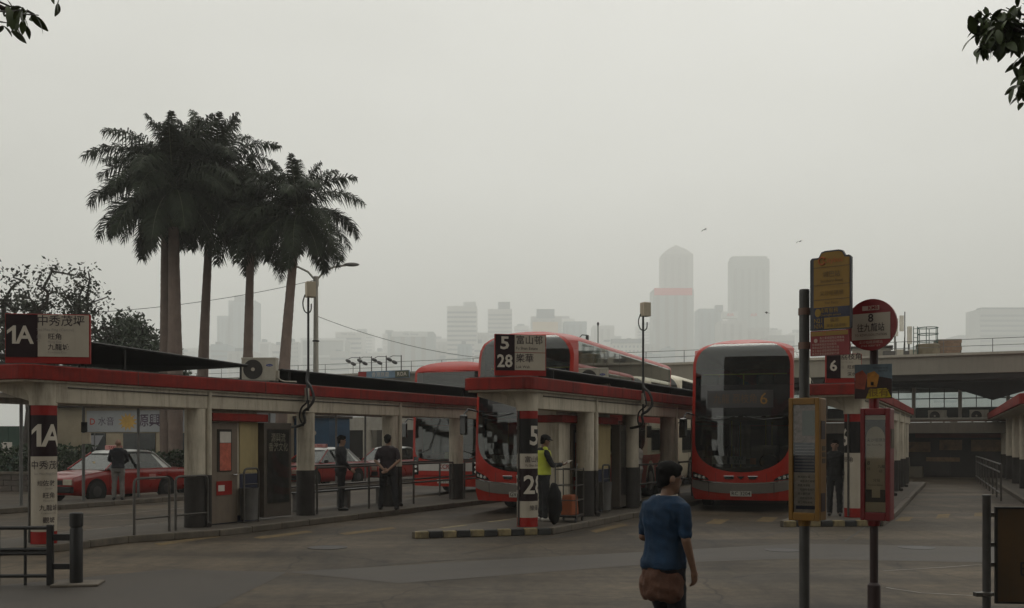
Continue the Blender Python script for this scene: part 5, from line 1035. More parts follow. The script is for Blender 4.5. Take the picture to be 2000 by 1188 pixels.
def palm(label, px, Y, crown_px, crown_py, r0, seed, fr=25, sc=1.):
    base = Vector(((px - 1000) / F * Y, Y, 0)); top = at(crown_px, crown_py, Y) - base; rnd = random.Random(seed)
    t = thing('palm_tree', label, 'palm tree', base, 0, 'royal palms beyond the taxi rank')
    H = top.z; n = 14; pts = [Vector((top.x * (i / n) ** 1.6, top.y * i / n, H * i / n)) for i in range(n + 1)]
    rr_ = [r0 * (1.25 if i == 0 else 1.05 if i < 3 else 1.12 if i < 7 else 1.0 - .05 * (i - 7)) for i in range(n + 1)]
    k = n - 2; q = MB(); tp_ = [pts[i].lerp(pts[i + 1], j / 7) for i in range(k) for j in range(7)] + [pts[k]]; tr2 = [(rr_[i] + (rr_[i + 1] - rr_[i]) * j / 7) * (1 + rnd.uniform(-.028, .022)) for i in range(k) for j in range(7)] + [rr_[k]]; q.ring(tp_, tr2, 16); q.build('trunk', trunkm, t, smooth=True)
    q = MB(); q.ring(pts[k:] + [pts[-1] + Vector((0, 0, .5))], [rr_[k] * 1.06, r0 * .8, r0 * .55, r0 * .2], 14); q.build('crownshaft', shaftm, t, smooth=True)
    for i in range(fr):
        c = min(5, int(6 * (i / fr) ** .8)); o = obj('frond', FR[c][rnd.randrange(3)], t); o.location = pts[-1] + Vector((0, 0, .25 - .5 * i / fr)); o.rotation_euler = (rnd.uniform(-.25, .25), rnd.uniform(-.16, .16), i * 2.39996 + rnd.uniform(-.3, .3)); s_ = sc * rnd.uniform(.88, 1.1); o.scale = (s_, s_, s_)
    return t
palm('thick trunked palm with the tallest dark crown in the clump', 343, 42, 338, 362, .27, 1, 42, 1.02)
palm('slim palm close behind the thick trunked tallest palm', 323, 44.5, 322, 372, .22, 2, 24, .9)
palm('palm with straight dark trunk between the tallest palm and the leaning pair', 392, 44, 415, 350, .2, 3, 38, .98)
palm('shorter palm whose crown fills the gap before the lamp post', 481, 43, 492, 418, .2, 4, 30, .8)
palm('leaning palm with feathery crown beside the street lamp', 546, 41, 582, 418, .215, 5, 38, .8)
# ------------------------------------------------------------------ broadleaf trees
barkm = mat('tree_bark', (.035, .028, .023), .9, .3, 6, .5, 25); leafd = mat('tree_leaf', (.022, .03, .013), .65, .4, 1.5); leafg = mat('bush_leaf', (.018, .034, .011), .6, .4, 1.5)
def tree(label, base, trunk_top, blobs, npts, leaf, lm, seed, gap=.0, trunk_r=.22, per=26, up=0., name='tree'):
    rnd = random.Random(seed); base = Vector(base); t = thing(name, label, 'tree', base)
    nodes = []; par = []
    tt = Vector(trunk_top)
    for i in range(7): nodes.append(tt * (i / 6) + Vector((math.sin(i * 1.3 + seed) * .12, math.cos(i * 1.7) * .1, 0)) * (i / 6)); par.append(i - 1)
    pts = []
    tot = sum(b[3] * b[4] * b[5] for b in blobs)
    for bx_, by_, bz_, rx, ry, rz_ in blobs:
        k = int(npts * rx * ry * rz_ / tot); c = 0
        while c < k:
            v = Vector((rnd.uniform(-1, 1), rnd.uniform(-1, 1), rnd.uniform(-1, 1)))
            if v.length > 1 or v.length < .15: continue
            p = Vector((bx_ + v.x * rx, by_ + v.y * ry, bz_ + v.z * rz_))
            if gap and noise.noise(p * .9 + Vector((seed, 0, 0))) < gap - .3: c += .3; continue
            pts.append(p); c += 1
    pts.sort(key=lambda p: (p - tt).length); tips = []
    for p in pts:
        j = min(range(len(nodes)), key=lambda i: (nodes[i] - p).length_squared + (0 if i > 3 else 4)); a = nodes[j]; m_ = max(1, int((p - a).length / .5)); pr = j
        for k in range(1, m_ + 1): nodes.append(a.lerp(p, k / m_) + Vector((rnd.uniform(-.06, .06), rnd.uniform(-.06, .06), rnd.uniform(-.03, .08)))); par.append(pr); pr = len(nodes) - 1
        tips.append(pr)
    cnt = [0] * len(nodes)
    for i in tips: cnt[i] += 1
    for i in range(len(nodes) - 1, 0, -1): cnt[par[i]] += cnt[i]
    rad_ = [trunk_r * (max(1, c) / max(1, cnt[0])) ** .42 for c in cnt]
    q = MB(); q.ring(nodes[:7], [trunk_r * (1.25 if i == 0 else 1 - .04 * i) for i in range(7)], 12); q.build('trunk', barkm, t, smooth=True)
    q = MB()
    for i in range(7, len(nodes)): q.cyl(nodes[par[i]], nodes[i], min(rad_[par[i]], rad_[i] * 1.5), rad_[i], n=5)
    stuff(q.build('limbs', barkm, t, smooth=True))
    q = MB()
    for i in tips:
        for k in range(per):
            c = nodes[i] + Vector((rnd.gauss(0, .2), rnd.gauss(0, .2), rnd.gauss(0, .17))) * (leaf / .12) ** .5
            d = Vector((rnd.gauss(0, 1), rnd.gauss(0, 1), rnd.gauss(-.35 + up, .8))).normalized(); w = d.cross(Vector((rnd.gauss(0, 1), rnd.gauss(0, 1), rnd.gauss(0, 1)))).normalized(); L_ = leaf * rnd.uniform(.6, 1.3); n_ = d.cross(w)
            a_ = c; b_ = c + d * L_ * .45 + n_ * .03 * L_; e_ = c + d * L_
            q.add([a_, b_ + w * L_ * .24, e_, b_ - w * L_ * .24], [(0, 1, 2), (0, 2, 3)])
    stuff(q.build('crown', lm, t)); return t
tree('gnarled open tree with dark leaves rising behind the 1A sign', (-21.0, 44, 0), (.5, 0, 4.6), [(-1.0, 0, 7.6, 2.2, 1.8, 1.6), (1.6, .3, 7.9, 1.9, 1.7, 1.4), (-2.9, 0, 8.6, 1.8, 1.6, 1.4), (.2, 0, 5.6, 2.4, 1.6, 1.0), (-2.6, 0, 5.3, 2.0, 1.6, 1.1), (2.9, .2, 6.6, .9, 1., 1.1)], 430, .19, leafd, 4, gap=.2, per=24, trunk_r=.3)
tree('rounded dark bushy tree between the gnarled tree and the palms', (-20.2, 54, 0), (0, 0, 3.4), [(0, 0, 6.5, 1.6, 1.5, 1.7), (1.5, 0, 5.3, 1.4, 1.4, 1.2), (-1.8, 0, 5.0, 1.6, 1.4, 1.2), (-.2, 0, 4.8, 2.3, 1.5, 1.0)], 420, .26, leafg, 9, per=42, trunk_r=.16, up=1.0)
# near branches reaching into the frame from street trees beside the camera
def leaf_mesh(L_, w, m, seed):
    q = MB(); rows = []
    for i in range(7): f = i / 6; ww = w * math.sin(math.pi * (f * .93 + .04)) ** .8 * (1 - .25 * f); z = -.25 * L_ * f * f; rows.append([(f * L_, -ww, z + .2 * ww), (f * L_, 0, z), (f * L_, ww, z + .2 * ww)])
    q.loft(rows, False, False); return q.mesh('leaf', m, True)
LM = [leaf_mesh(l_, w_, mat('street_tree_leaf', (.036, .056, .008), .5, .5, 2), 1) for l_, w_ in ((.13, .034), (.11, .03), (.15, .036))]
def near_tree(label, base, trunk_top, boughs, nleaf, seed, crown):
    rnd = random.Random(seed); t = thing('street_tree', label, 'tree', base); tt = Vector(trunk_top)
    q = MB(); q.ring([tt * (i / 6) + Vector((.05 * math.sin(i * 2), .04 * math.cos(i), 0)) for i in range(7)], [.2 - .012 * i for i in range(7)], 14); q.build('trunk', barkm, t, smooth=True)
    for path in boughs:
        P_ = [tt] + [Vector(p) - Vector(base) for p in path[0]]; q = MB(); P_ = wobble(smoothp(P_, 6), .012); q.ring(P_, [.06 * (1 - .88 * i / (len(P_) - 1)) for i in range(len(P_))], 8); b = q.build('branch', barkm, t, smooth=True)
        tw = path[1]; q = MB(); n0 = len(tw)
        for (p0, p1, nl) in tw:
            p0 = Vector(p0) - Vector(base); p1 = Vector(p1) - Vector(base); q.ring([p0, p0.lerp(p1, .5) + Vector((0, 0, -.01)), p1], [.008, .006, .003], 5)
            for k in range(nl):
                f = (k + rnd.random()) / nl; o = obj('leaf', LM[rnd.randrange(3)], b); o.location = p0.lerp(p1, f) + Vector((rnd.gauss(0, .02), rnd.gauss(0, .05), rnd.gauss(0, .02)))
                o.rotation_euler = (rnd.uniform(-.9, .9), R(rnd.uniform(15, 75)), rnd.uniform(0, 6.28)); s_ = rnd.uniform(.55, .95); o.scale = (s_, s_, s_)
        if n0: q.build('twigs', barkm, b, smooth=True)
    for k in range(7):                                    # limbs carrying the crown
        a = k * .9 + seed; e_ = Vector((crown[0] + crown[3] * .75 * math.cos(a), crown[1] + crown[3] * .75 * math.sin(a), crown[2] + rnd.uniform(-.4, .8))); q = MB(); pth = wobble(smoothp([tt, tt.lerp(e_, .35) + Vector((0, 0, .35)), e_], 4), .03); q.ring(pth, [.1 * (1 - .85 * i / (len(pth) - 1)) for i in range(len(pth))], 7); q.build('limb', barkm, t, smooth=True)
    q = MB()
    for k in range(crown[4]):
        v = Vector((rnd.gauss(0, 1), rnd.gauss(0, 1), rnd.gauss(0, 1))).normalized() * rnd.uniform(.35, 1); c = Vector((crown[0] + v.x * crown[3], crown[1] + v.y * crown[3], crown[2] + v.z * crown[3] * .6))
        for j in range(6):
            cc = c + Vector((rnd.gauss(0, .15), rnd.gauss(0, .15), rnd.gauss(0, .12))); d = Vector((rnd.gauss(0, 1), rnd.gauss(0, 1), rnd.gauss(-.4, .6))).normalized(); w = d.cross(Vector((rnd.gauss(0, 1), rnd.gauss(0, 1), rnd.gauss(0, 1)))).normalized() * .035
            q.add([cc, cc + d * .07 + w, cc + d * .14, cc + d * .07 - w], [(0, 1, 2), (0, 2, 3)])
    stuff(q.build('crown', leafd, t)); return t
Yb = 7.0
A_ = lambda x, y, Y=Yb: tuple(at(x, y, Y))
tw = [(A_(2010, 60), A_(1905, 62, 7.1), 22), (A_(2000, 75), A_(1925, 85, 6.9), 20), (A_(1990, 50), A_(1930, 25, 7.0), 16), (A_(1960, 60), A_(1910, 20, 7.2), 14), (A_(2005, 30), A_(1965, 15), 14), (A_(1985, 60), A_(1955, 95, 7.1), 13), (A_(2012, 90), A_(1992, 130), 9), (A_(2005, 120), A_(1990, 180, 6.9), 14), (A_(2015, 130), A_(2000, 190), 10), (A_(1950, 55), A_(1895, 35, 7.0), 12), (A_(1945, 60), A_(1915, 90), 10), (A_(1970, 40), A_(1935, 60, 6.8), 14)]
tw = [(a, b, int(n_ * 1.6)) for a, b, n_ in tw]
near_tree('leafy street tree whose twig tips hang beside the stop poles', (6.3, 7.6, 0), (.1, -.2, 5.0), [([A_(2250, 150), A_(2080, 80), A_(1990, 60), A_(1915, 60)], tw)], 0, 3, (.9, -.6, 6.4, 2.3, 900))
Yb = 6.0
tw = [(A_(-20, 20), A_(45, 20, 6.1), 9), (A_(-10, 0), A_(60, 25), 9), (A_(20, 20), A_(75, 30, 5.9), 8), (A_(10, 30), A_(40, 50), 5), (A_(90, -20), A_(118, -8), 3), (A_(-15, 35), A_(15, 45), 4)]
near_tree('leafy street tree whose lowest leaves hang above the 1A shelter', (-5.6, 5.4, 0), (-.1, -.2, 5.2), [([A_(-400, 60), A_(-150, 30), A_(-20, 15), A_(70, 28)], tw)], 0, 8, (-.6, -1.0, 6.7, 2.2, 900))
# ------------------------------------------------------------------ old canopy over the taxi platform
corr = mat('corrugated_white', (.6, .57, .5), .6, .15, 2, dirt=.4); galv = mat('canopy_post', (.12, .12, .115), .5, .2, 4, dirt=.3)
t = thing('taxi_canopy', 'low corrugated white canopy on thin posts along the taxi rank', 'canopy', P0, -A0)
q = MB(); rows = []; u0, u1 = -14, 22; n = int((u1 - u0) / .0625)
for k in range(n + 1):
    y = u0 + (u1 - u0) * k / n; dz = .035 * math.cos(k * math.pi / 2); rows.append([(-1.7, y, 3.06 + dz), (.62, y, 2.92 + dz)])
q.loft(rows, False, False); q.build('corrugated_roof', corr, t)
q = MB(); q.box(-.1, .1, u0, u1, 2.6, 2.78); q.build('beam', mat('canopy_beam', (.24, .21, .17), .7, .2, dirt=.5), t)
q = MB(); q.box(.4, .46, u0, u1, 2.74, 2.86); q.build('gutter', mat('canopy_beam', (.3, .27, .22)), t)
for k in range(-6, 11):
    y = k * 2.0; q = MB(); q.cyl((0, y, 0), (0, y, 2.62), .042, n=10); q.build('post', galv, t, smooth=True)
    q = MB(); q.box(-1.6, .6, y - .03, y + .03, 2.78, 2.86); q.build('cross_arm', galv, t)
t = thing('sign_box', 'small brown sign box strapped to a canopy post by the taxi', 'sign', (*loc1(P0, 0, .1, A0), 1.7), -A0 + R(20)); q = MB(); q.box(-.1, .12, -.04, .04, 0, .3); q.build('case', boxm, t, bevel=.01); q = MB(); q.box(-.12, .02, -.05, .03, .32, .6); q.build('upper_plate', tarp, t)
# ------------------------------------------------------------------ low buildings behind the rank
banm = mat('banner_white', (.32, .33, .34), .6, .1, 2); hedgem = leafg
yb = thing('low_building', 'cream low building with a white festival banner behind the taxi rank', 'building', (-19.2, 46, 0), R(-14))
q = MB(); q.box(-1.5, 9.6, 0, 6, 0, 3.25); q.build('wall', mat('cream_wall_far', (.36, .3, .21), .8, .1), yb); q = MB(); q.box(-1.8, 9.9, -.4, 6.2, 3.25, 3.5); q.build('roof', dado, yb)
q = MB(); q.box(.15, 9.4, -.06, -.02, 2.15, 3.1); bn = q.build('banner', banm, yb)
text('源興流', .6, mat('banner_ink', (.06, .03, .06), .6, .1), bn, (3.6, -.065, 2.62), bold=.01); text('水音', .42, mat('banner_ink', (0, 0, 0)), bn, (1.15, -.065, 2.6))
q = MB(); q.add([(2.25 + (.5 if k % 2 else .3) * math.cos(k * math.pi / 12), -.065, 2.6 + (.42 if k % 2 else .24) * math.sin(k * math.pi / 12)) for k in range(25)], [tuple(range(25))]); q.build('sun_emblem', mat('banner_orange', (.5, .3, .06), .6, .2), bn)
text('D', .4, mat('banner_red', (.4, .05, .03), .6, .1), bn, (.45, -.065, 2.6), bold=.02)
for x0, x1 in ((.0, 1.1), (2.0, 3.6), (4.0, 6.2), (8.2, 9.2)): q = MB(); q.box(x0, x1, -.04, -.01, .9, 2.1); w_ = q.build('window', mat('far_glass', (.03, .035, .035), .2, .3), yb); q = MB(); q.box((x0 + x1) / 2 - .03, (x0 + x1) / 2 + .03, -.06, -.035, .9, 2.1); q.build('mullion', galv, w_)
q = MB(); q.add([(.1, -.05, 2.0), (1.0, -.05, 2.0), (.55, -.05, 1.3)], [(0, 2, 1)]); q.build('pennant', mat('pennant_grey', (.3, .3, .32), .6, .1), yb)
bl_ = thing('blue_kiosk', 'blue painted kiosk beside the palms and taxi rank', 'kiosk', (-9.7, 45, 0), R(-20)); q = MB(); q.box(0, 1.9, 0, 1.8, 0, 2.75); q.build('wall', mat('kiosk_blue', (.015, .06, .12), .6, .15), bl_); q = MB(); q.box(-.1, 2, -.15, 1.9, 2.75, 2.85); q.build('roof', dado, bl_); q = MB(); q.ell((1.1, -.005, 2.1), (.16, .012, .13), 12, 8); q.build('emblem', signw, bl_); q = MB(); q.box(.2, .9, -.02, 0, .1, 1.9); q.build('door', mat('kiosk_door_blue', (.02, .07, .15), .6, .15), bl_)
gh = thing('green_hoarding', 'dark green hoarding with white posters behind the 1A pillar', 'hoarding', (-23, 45, 0), R(-6))
for k in range(3): q = MB(); q.box(k * .92, k * .92 + .9, 0, .06, 0, 2.4); q.build('panel', mat('hoarding_green', (.012, .045, .028), .6, .25, 2), gh)
for x, z in ((2.1, 1.9), (1.5, 1.2), (.6, 1.4)): q = MB(); q.box(x, x + .5, -.01, -.002, z - .3, z + .3); q.build('poster', paper, gh)
pw_ = thing('planter_wall', 'low dark brick planter wall left of the red taxi', 'wall', (-23.5, 36.5, 0), R(-6))
brk = MB(); brk.box(0, .58, 0, .3, 0, .185); bme = brk.mesh('stone_block', mat('planter_stone', (.075, .06, .05), .85, .35, 4, .3, 40))
for r_ in range(3):
    for k in range(15): obj('stone_block', bme, pw_, bevel=.012, loc=(k * .6 + (.3 if r_ % 2 else 0), random.uniform(-.01, .01), r_ * .2))
q = MB(); q.box(-.05, 9.4, -.05, .4, .6, .68); q.build('coping', kerbm, pw_)
def hedge(label, base, L_, h, d, rz, n, seed, lm=leafg):
    rnd = random.Random(seed); t = thing('hedge', label, 'hedge', base, rz); q = MB()
    for k in range(n):
        f = rnd.random(); x = rnd.uniform(0, L_); hh = h * (1 + .25 * noise.noise(Vector((x * .9, seed, 0)))); c = Vector((x, rnd.uniform(-d / 2, d / 2), hh * rnd.random() ** .6)); dd = Vector((rnd.gauss(0, 1), rnd.gauss(0, 1), rnd.gauss(.5, .8))).normalized(); w = dd.cross(Vector((rnd.gauss(0, 1), rnd.gauss(0, 1), rnd.gauss(0, 1)))).normalized() * .045
        q.add([c, c + dd * .08 + w, c + dd * .17, c + dd * .08 - w], [(0, 1, 2), (0, 2, 3)])
    stuff(q.build('leaves', lm, t)); q = MB()
    for k in range(int(L_ * 2)): q.cyl((k / 2 + .2, 0, 0), (k / 2 + .2 + rnd.uniform(-.1, .1), rnd.uniform(-.1, .1), h * .7), .02, .01, n=5)
    stuff(q.build('stems', barkm, t)); return t
hedge('clipped dark hedge in front of the cream low building', (-18.6, 42.2, 0), 8.5, 1.25, .9, R(-8), 5200, 3)
hedge('dark hedge above the brick planter wall', (-24, 37.6, 0), 9, 1.6, 1.0, R(-6), 5200, 5)
hedge('short green hedge behind the old square fronted bus', (-5.2, 52, 0), 5, 1.4, .9, R(-20), 2200, 6)
# ------------------------------------------------------------------ ferry pier: long concrete deck across the end of the lanes
conc = mat('pier_concrete', (.22, .2, .165), .8, .12, .5, .1, 20, dirt=.45, dirtcol=(.14, .13, .11)); concd = mat('pier_shaded', (.035, .032, .03), .9, .2); capm = mat('pier_coping', (.34, .31, .26), .7, .1, dirt=.3)  # concd is a darkened concrete: shade below the deck put into its colour
AP_ = R(26.1); pier = thing('pier_building', 'long grey concrete ferry pier deck closing off the bus lanes', 'building', (7.6, 51.5, 0), -AP_)
q = MB(); q.box(-32, 42, 0, 14, 4.75, 5.55); q.build('deck_parapet', conc, pier); q = MB(); q.box(-32.2, 42.2, -.12, 14.2, 5.55, 5.66); q.build('coping', capm, pier)
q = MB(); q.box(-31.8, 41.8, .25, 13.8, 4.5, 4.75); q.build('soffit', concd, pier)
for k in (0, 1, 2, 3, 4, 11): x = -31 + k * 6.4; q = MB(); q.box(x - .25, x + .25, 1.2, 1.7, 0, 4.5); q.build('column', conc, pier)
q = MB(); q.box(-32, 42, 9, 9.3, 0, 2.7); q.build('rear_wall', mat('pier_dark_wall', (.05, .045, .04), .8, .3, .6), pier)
rail = thing('roof_railing', 'thin grey railing along the top of the ferry pier deck', 'railing', (7.6, 51.5, 5.66), -AP_)
for k in range(37): x = -31 + k * 2; q = MB(); q.cyl((x, .3, 0), (x, .3, .62), .018, n=6); q.build('post', galv, rail)
for z in (.62, .32): q = MB(); q.cyl((-31, .3, z), (41, .3, z), .014, n=6); q.build('rail', galv, rail)
# upper glazed storey at the right, with lower canopy, piping and shopfront
up_ = thing('glazed_storey', 'glazed storey with white mullions above the low concrete canopy', 'building', (7.6, 51.5, 0), -AP_)
q = MB(); q.box(7, 30, 3.4, 3.6, 2.7, 3.35); q.build('sill_wall', mat('sill_dark', (.06, .065, .06), .7, .2), up_)
for k in range(11):
    x = 7.4 + k * 2.05; q = MB(); q.box(x - .08, x + .08, 3.25, 3.45, 2.7, 4.5); q.build('mullion', capm, up_)
    q = MB(); q.quad((x + .08, 3.5, 3.35), (x + 1.97, 3.5, 3.35), (x + 1.97, 3.5, 4.5), (x + .08, 3.5, 4.5)); p_ = q.build('pane', glass('pier_pane', (.6, .66, .66), mul=.8), up_)
    for xx in (.7, 1.35): q = MB(); q.box(x + xx - .02, x + xx + .02, 3.47, 3.49, 3.35, 4.5); q.build('glazing_bar', dsteel, p_)
    q = MB(); q.box(x + .08, x + 1.97, 3.46, 3.485, 3.75, 3.8); q.build('glazing_bar', dsteel, p_)
q = MB(); q.box(4.5, 31, 2.2, 4.5, 2.12, 2.62); q.build('canopy_beam', mat('pier_beam', (.15, .125, .1), .8, .15, .6, dirt=.5), up_)
q = MB(); q.cyl((4.5, 2.4, 2.78), (31, 2.4, 2.78), .06, n=8); q.build('pipe', capm, up_); q = MB(); q.cyl((4.5, 2.3, 2.68), (31, 2.3, 2.68), .04, n=8); q.build('pipe', mat('rusty_pipe', (.16, .1, .07), .7, .3), up_)
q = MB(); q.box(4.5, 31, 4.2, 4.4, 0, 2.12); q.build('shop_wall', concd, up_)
q = MB(); q.box(11.5, 24, 4.1, 4.2, 1.9, 2.1); q.build('shop_fascia', mat('shop_red', (.12, .012, .01), .5, .3), up_)
for k, (x, z, w, h) in enumerate(((11.0, 1.2, 1.2, .5), (12.6, 1.3, 1.0, .5), (14.0, 1.25, 1.4, .55), (16, 1.2, .9, .6), (12.0, .75, 1.5, .2))): q = MB(); q.box(x, x + w, 4.06, 4.19, z, z + h); q.build('shop_display', mat('shop_goods', (.2, .12, .06), .6, .6, 3), up_)
q = MB(); q.box(10.8, 11.9, 3.2, 3.9, 0, .5); q.box(10.9, 11.3, 3.3, 3.7, .5, .95); q.build('counter', mat('counter_beige', (.1, .085, .06), .7, .3), up_)
for k in range(11): q = MB(); q.box(5 + k * 2.4, 5.9 + k * 2.4, 4.1, 4.19, .05, 1.85); q.build('shutter', mat('shop_shutter', (.025, .02, .018), .5, .4), up_)
xf = lambda x, y, z: Matrix.Translation((7.6, 51.5, 0)) @ Matrix.Rotation(-AP_, 4, 'Z') @ Vector((x, y, z))
for k, (x, l_) in enumerate(((12.6, 'air conditioner on the pier canopy standing apart from the pair'), (14.4, 'air conditioner on the pier canopy, inner one of the pair'), (15.45, 'air conditioner on the pier canopy, outer one of the pair'))): aircon(l_, xf(x, 2.75, 2.62), -AP_ + R(8), .95, False, 'air conditioners on the pier canopy')
cn = thing('black_awning', 'sagging black awning hung under the pier deck', 'awning', (7.6, 51.5, 0), -AP_); q = MB(); rows = []
for k in range(25): x = 7 + k * .42; sag = .35 * abs(math.sin(k * math.pi / 12)) ; rows.append([(x, 1.9, 4.48), (x, 1.8, 4.35 - .25 * (k / 24) - .55 * max(0, 1 - abs(k - 19) / 4))])
q.loft(rows, False, False); q.build('sheet', tarp, cn); q = MB(); q.cyl((7, 1.9, 4.48), (17.1, 1.9, 4.48), .03); q.build('bar', dsteel, cn)
# left part of the pier seen under the 1A shelter
lf = thing('pier_hall', 'pale pier hall with dark openings behind the taxis', 'building', (7.6, 51.5, 0), -AP_)
q = MB(); q.box(-30, -6, -.4, -.1, 2.35, 3.1); q.build('lintel', mat('hall_pale', (.32, .3, .26), .7, .15, dirt=.3), lf)
for k in range(7): x = -29 + k * 3.8; q = MB(); q.lathe([(.28, 0), (.28, 2.35)], 16, (x, -.25, 0)); q.build('column', capm, lf, smooth=True)
q = MB(); q.box(-30, -6, .4, .6, 0, .75); q.build('dwarf_wall', conc, lf); q = MB(); q.box(-30, -6, 3.0, 3.2, 0, 2.35); q.build('shade_backing', concd, lf)  # last box is a solid dark panel, painted shade filling the hall openings
wr = thing('white_railing', 'white scroll topped railing before the pier hall', 'railing', xf(-13, -3, 0), -AP_)
for k in range(14): q = MB(); q.cyl((k * .25, 0, 0), (k * .25, 0, 1.1), .02, n=6); q.build('bar', capm, wr)
q = MB(); q.cyl((0, 0, 1.1), (3.3, 0, 1.1), .025, n=6); q.build('top_rail', capm, wr)
for k in range(3): q = MB(); q.tube([(.8 + k * .8 + .25 * math.cos(a), 0, 1.12 + .3 * math.sin(a)) for a in [math.pi * j / 8 for j in range(9)]], .02, 6); q.build('scroll', capm, wr)
fo = thing('fountain_statue', 'white slender statue by the scroll topped railing', 'statue', xf(-14.3, -3.4, 0), 0); q = MB(); q.lathe([(.35, 0), (.35, .3), (.2, .4), (.12, .7), (.16, .95), (.1, 1.2), (.14, 1.45), (.07, 1.7), (.1, 1.85), (.0, 2.0)], 14); q.build('figure', mat('statue_white', (.55, .53, .5), .7, .1), fo, smooth=True)
# rooftop plant
def roofpt(px, Y=56.): return Vector(((px - 1000) / F * Y, Y, 5.6))
wt_ = thing('water_tank', 'brown rooftop water tank with green guard cage', 'tank', roofpt(1812, 52)); wt_.scale = (.66, .66, .8); q = MB(); q.lathe([(.85, 0), (.88, .1), (.86, 1.2), (.88, 1.25), (.8, 1.32), (0.01, 1.34)], 24); q.build('drum', mat('tank_brown', (.16, .13, .08), .6, .3, 2, dirt=.4), wt_, smooth=True)
grn = mat('green_steel', (.02, .07, .05), .5, .2)
for z in (1.5, 1.95, 2.35):
    q = MB(); q.tube([(.75 * math.cos(a), .75 * math.sin(a), z) for a in [2 * math.pi * k / 12 for k in range(13)]], .03, 6); q.build('guard_ring', grn, wt_)
for k in range(6): a = k * math.pi / 3; q = MB(); q.cyl((.75 * math.cos(a), .75 * math.sin(a), 1.2), (.75 * math.cos(a), .75 * math.sin(a), 2.35), .03, n=6); q.build('guard_post', grn, wt_)
for x in (-.95, -1.25): q = MB(); q.cyl((x, -.4, 0), (x, -.4, 2.4), .03, n=6); q.build('ladder_rail', grn, wt_)
for k in range(8): q = MB(); q.cyl((-.95, -.4, .3 + k * .28), (-1.25, -.4, .3 + k * .28), .018, n=5); q.build('ladder_rung', grn, wt_)
bs = thing('brick_shed', 'small brown brick shed beside the rooftop tank', 'shed', roofpt(1850, 52) - Vector((.45, 0, 0)), R(-12))
bk = MB(); bk.box(0, .36, 0, .2, 0, .165); bkm = bk.mesh('brick', mat('brown_brick', (.2, .13, .085), .8, .25, 6))
for r_ in range(7):
    for k in range(3): obj('brick', bkm, bs, loc=(k * .38 - (.1 if r_ % 2 else 0), 0, r_ * .185))
q = MB(); q.box(-.05, 1.1, .03, 1.0, 0, 1.3); q.build('core', mat('mortar', (.12, .1, .08), .9, .2), bs)
for px_, h_, l_ in ((1748, 2.2, 'antenna mast with two white panels beside the round stop flag'), (1775, 1.8, 'antenna mast with single white panel beside the rooftop tank')):
    am = thing('antenna_mast', l_, 'antenna', roofpt(px_, 52), 0); q = MB(); q.cyl((0, 0, 0), (0, 0, h_), .05, n=8); q.build('mast', galv, am)
    q = MB(); q.obox((0, -.1, h_ - .3), (.22, .12, .9)); q.build('panel_antenna', corr, am, bevel=.02)
    if h_ > 2: q = MB(); q.obox((.3, -.1, h_ - .1), (.2, .12, .8)); q.build('panel_antenna', corr, am, bevel=.02); q = MB(); q.cyl((.5, 0, 0), (.5, 0, 2.7), .025, n=6); q.cyl((.4, 0, 0), (.5, 0, 1.6), .02, n=6); q.build('whip', dsteel, am)
    q = MB(); q.obox((.15, -.1, .55), (.4, .25, .45)); q.build('equipment_box', plastic_w, am, bevel=.02); q = MB(); q.obox((-.3, 0, .35), (.5, .4, .7)); q.build('cabinet', mat('cabinet_dark', (.06, .055, .05), .7, .3), am)
sg = thing('plant_room', 'low grey rooftop plant room behind the round stop flag', 'plant room', roofpt(1700, 53), R(-20)); q = MB(); q.box(-.9, 1.0, 0, 1.6, 0, .95); q.build('wall', conc, sg); q = MB(); q.box(-1.0, 1.1, -.1, 1.7, .95, 1.05); q.build('roof', dado, sg)
# floodlit billboard above the pier, left of the old bus
fb = thing('billboard', 'blue and red billboard strip on the pier roof under floodlights', 'billboard', at(700, 733, 59) * 1., R(-26)); fb.location.z = 5.3
q = MB(); q.box(0, 3.4, 0, .1, .0, .42); q.build('panel', mat('billboard_blue', (.12, .2, .28), .6, .3, 3), fb)
q = MB(); q.box(0, .55, -.02, 0, .03, .4); q.build('red_end', signred, fb); q = MB(); q.box(2.5, 3.4, -.02, 0, .03, .4); e_ = q.build('dark_end', mat('billboard_dark', (.05, .06, .03), .6, .3), fb); text('ROA', .3, signwt, e_, (2.95, -.03, .2), bold=.01)
text('香港旅遊', .3, signwt, fb, (1.5, -.006, .2))
flm = mat('floodlight', (.03, .03, .03), .5, .2)
for k, x in enumerate((.1, .9, 1.9, 2.9)):
    f_ = thing('floodlight_arm', ['pair of floodlights over the red end of the billboard', 'floodlights on the second arm above the billboard', 'floodlights on the third arm above the billboard', 'floodlights over the dark end of the billboard'][k], 'floodlight', fb.matrix_basis @ Vector((x, 0, .42)), R(-26), 'floodlights above the billboard')
    q = MB(); q.cyl((0, 0, 0), (0, 0, .85), .03, n=6); q.tube([(0, 0, .8), (-.5, -.1, .82), (-.7, -.1, .75)], .02, 6); q.build('arm', flm, f_)
    for xx, zz in ((-.7, .62), (-.35, .45)): q = MB(); q.ell((xx, -.15, zz), (.2, .12, .1), 10, 6, Matrix.Rotation(R(25), 3, 'Y')); q.build('lamp_head', flm, f_, smooth=True)
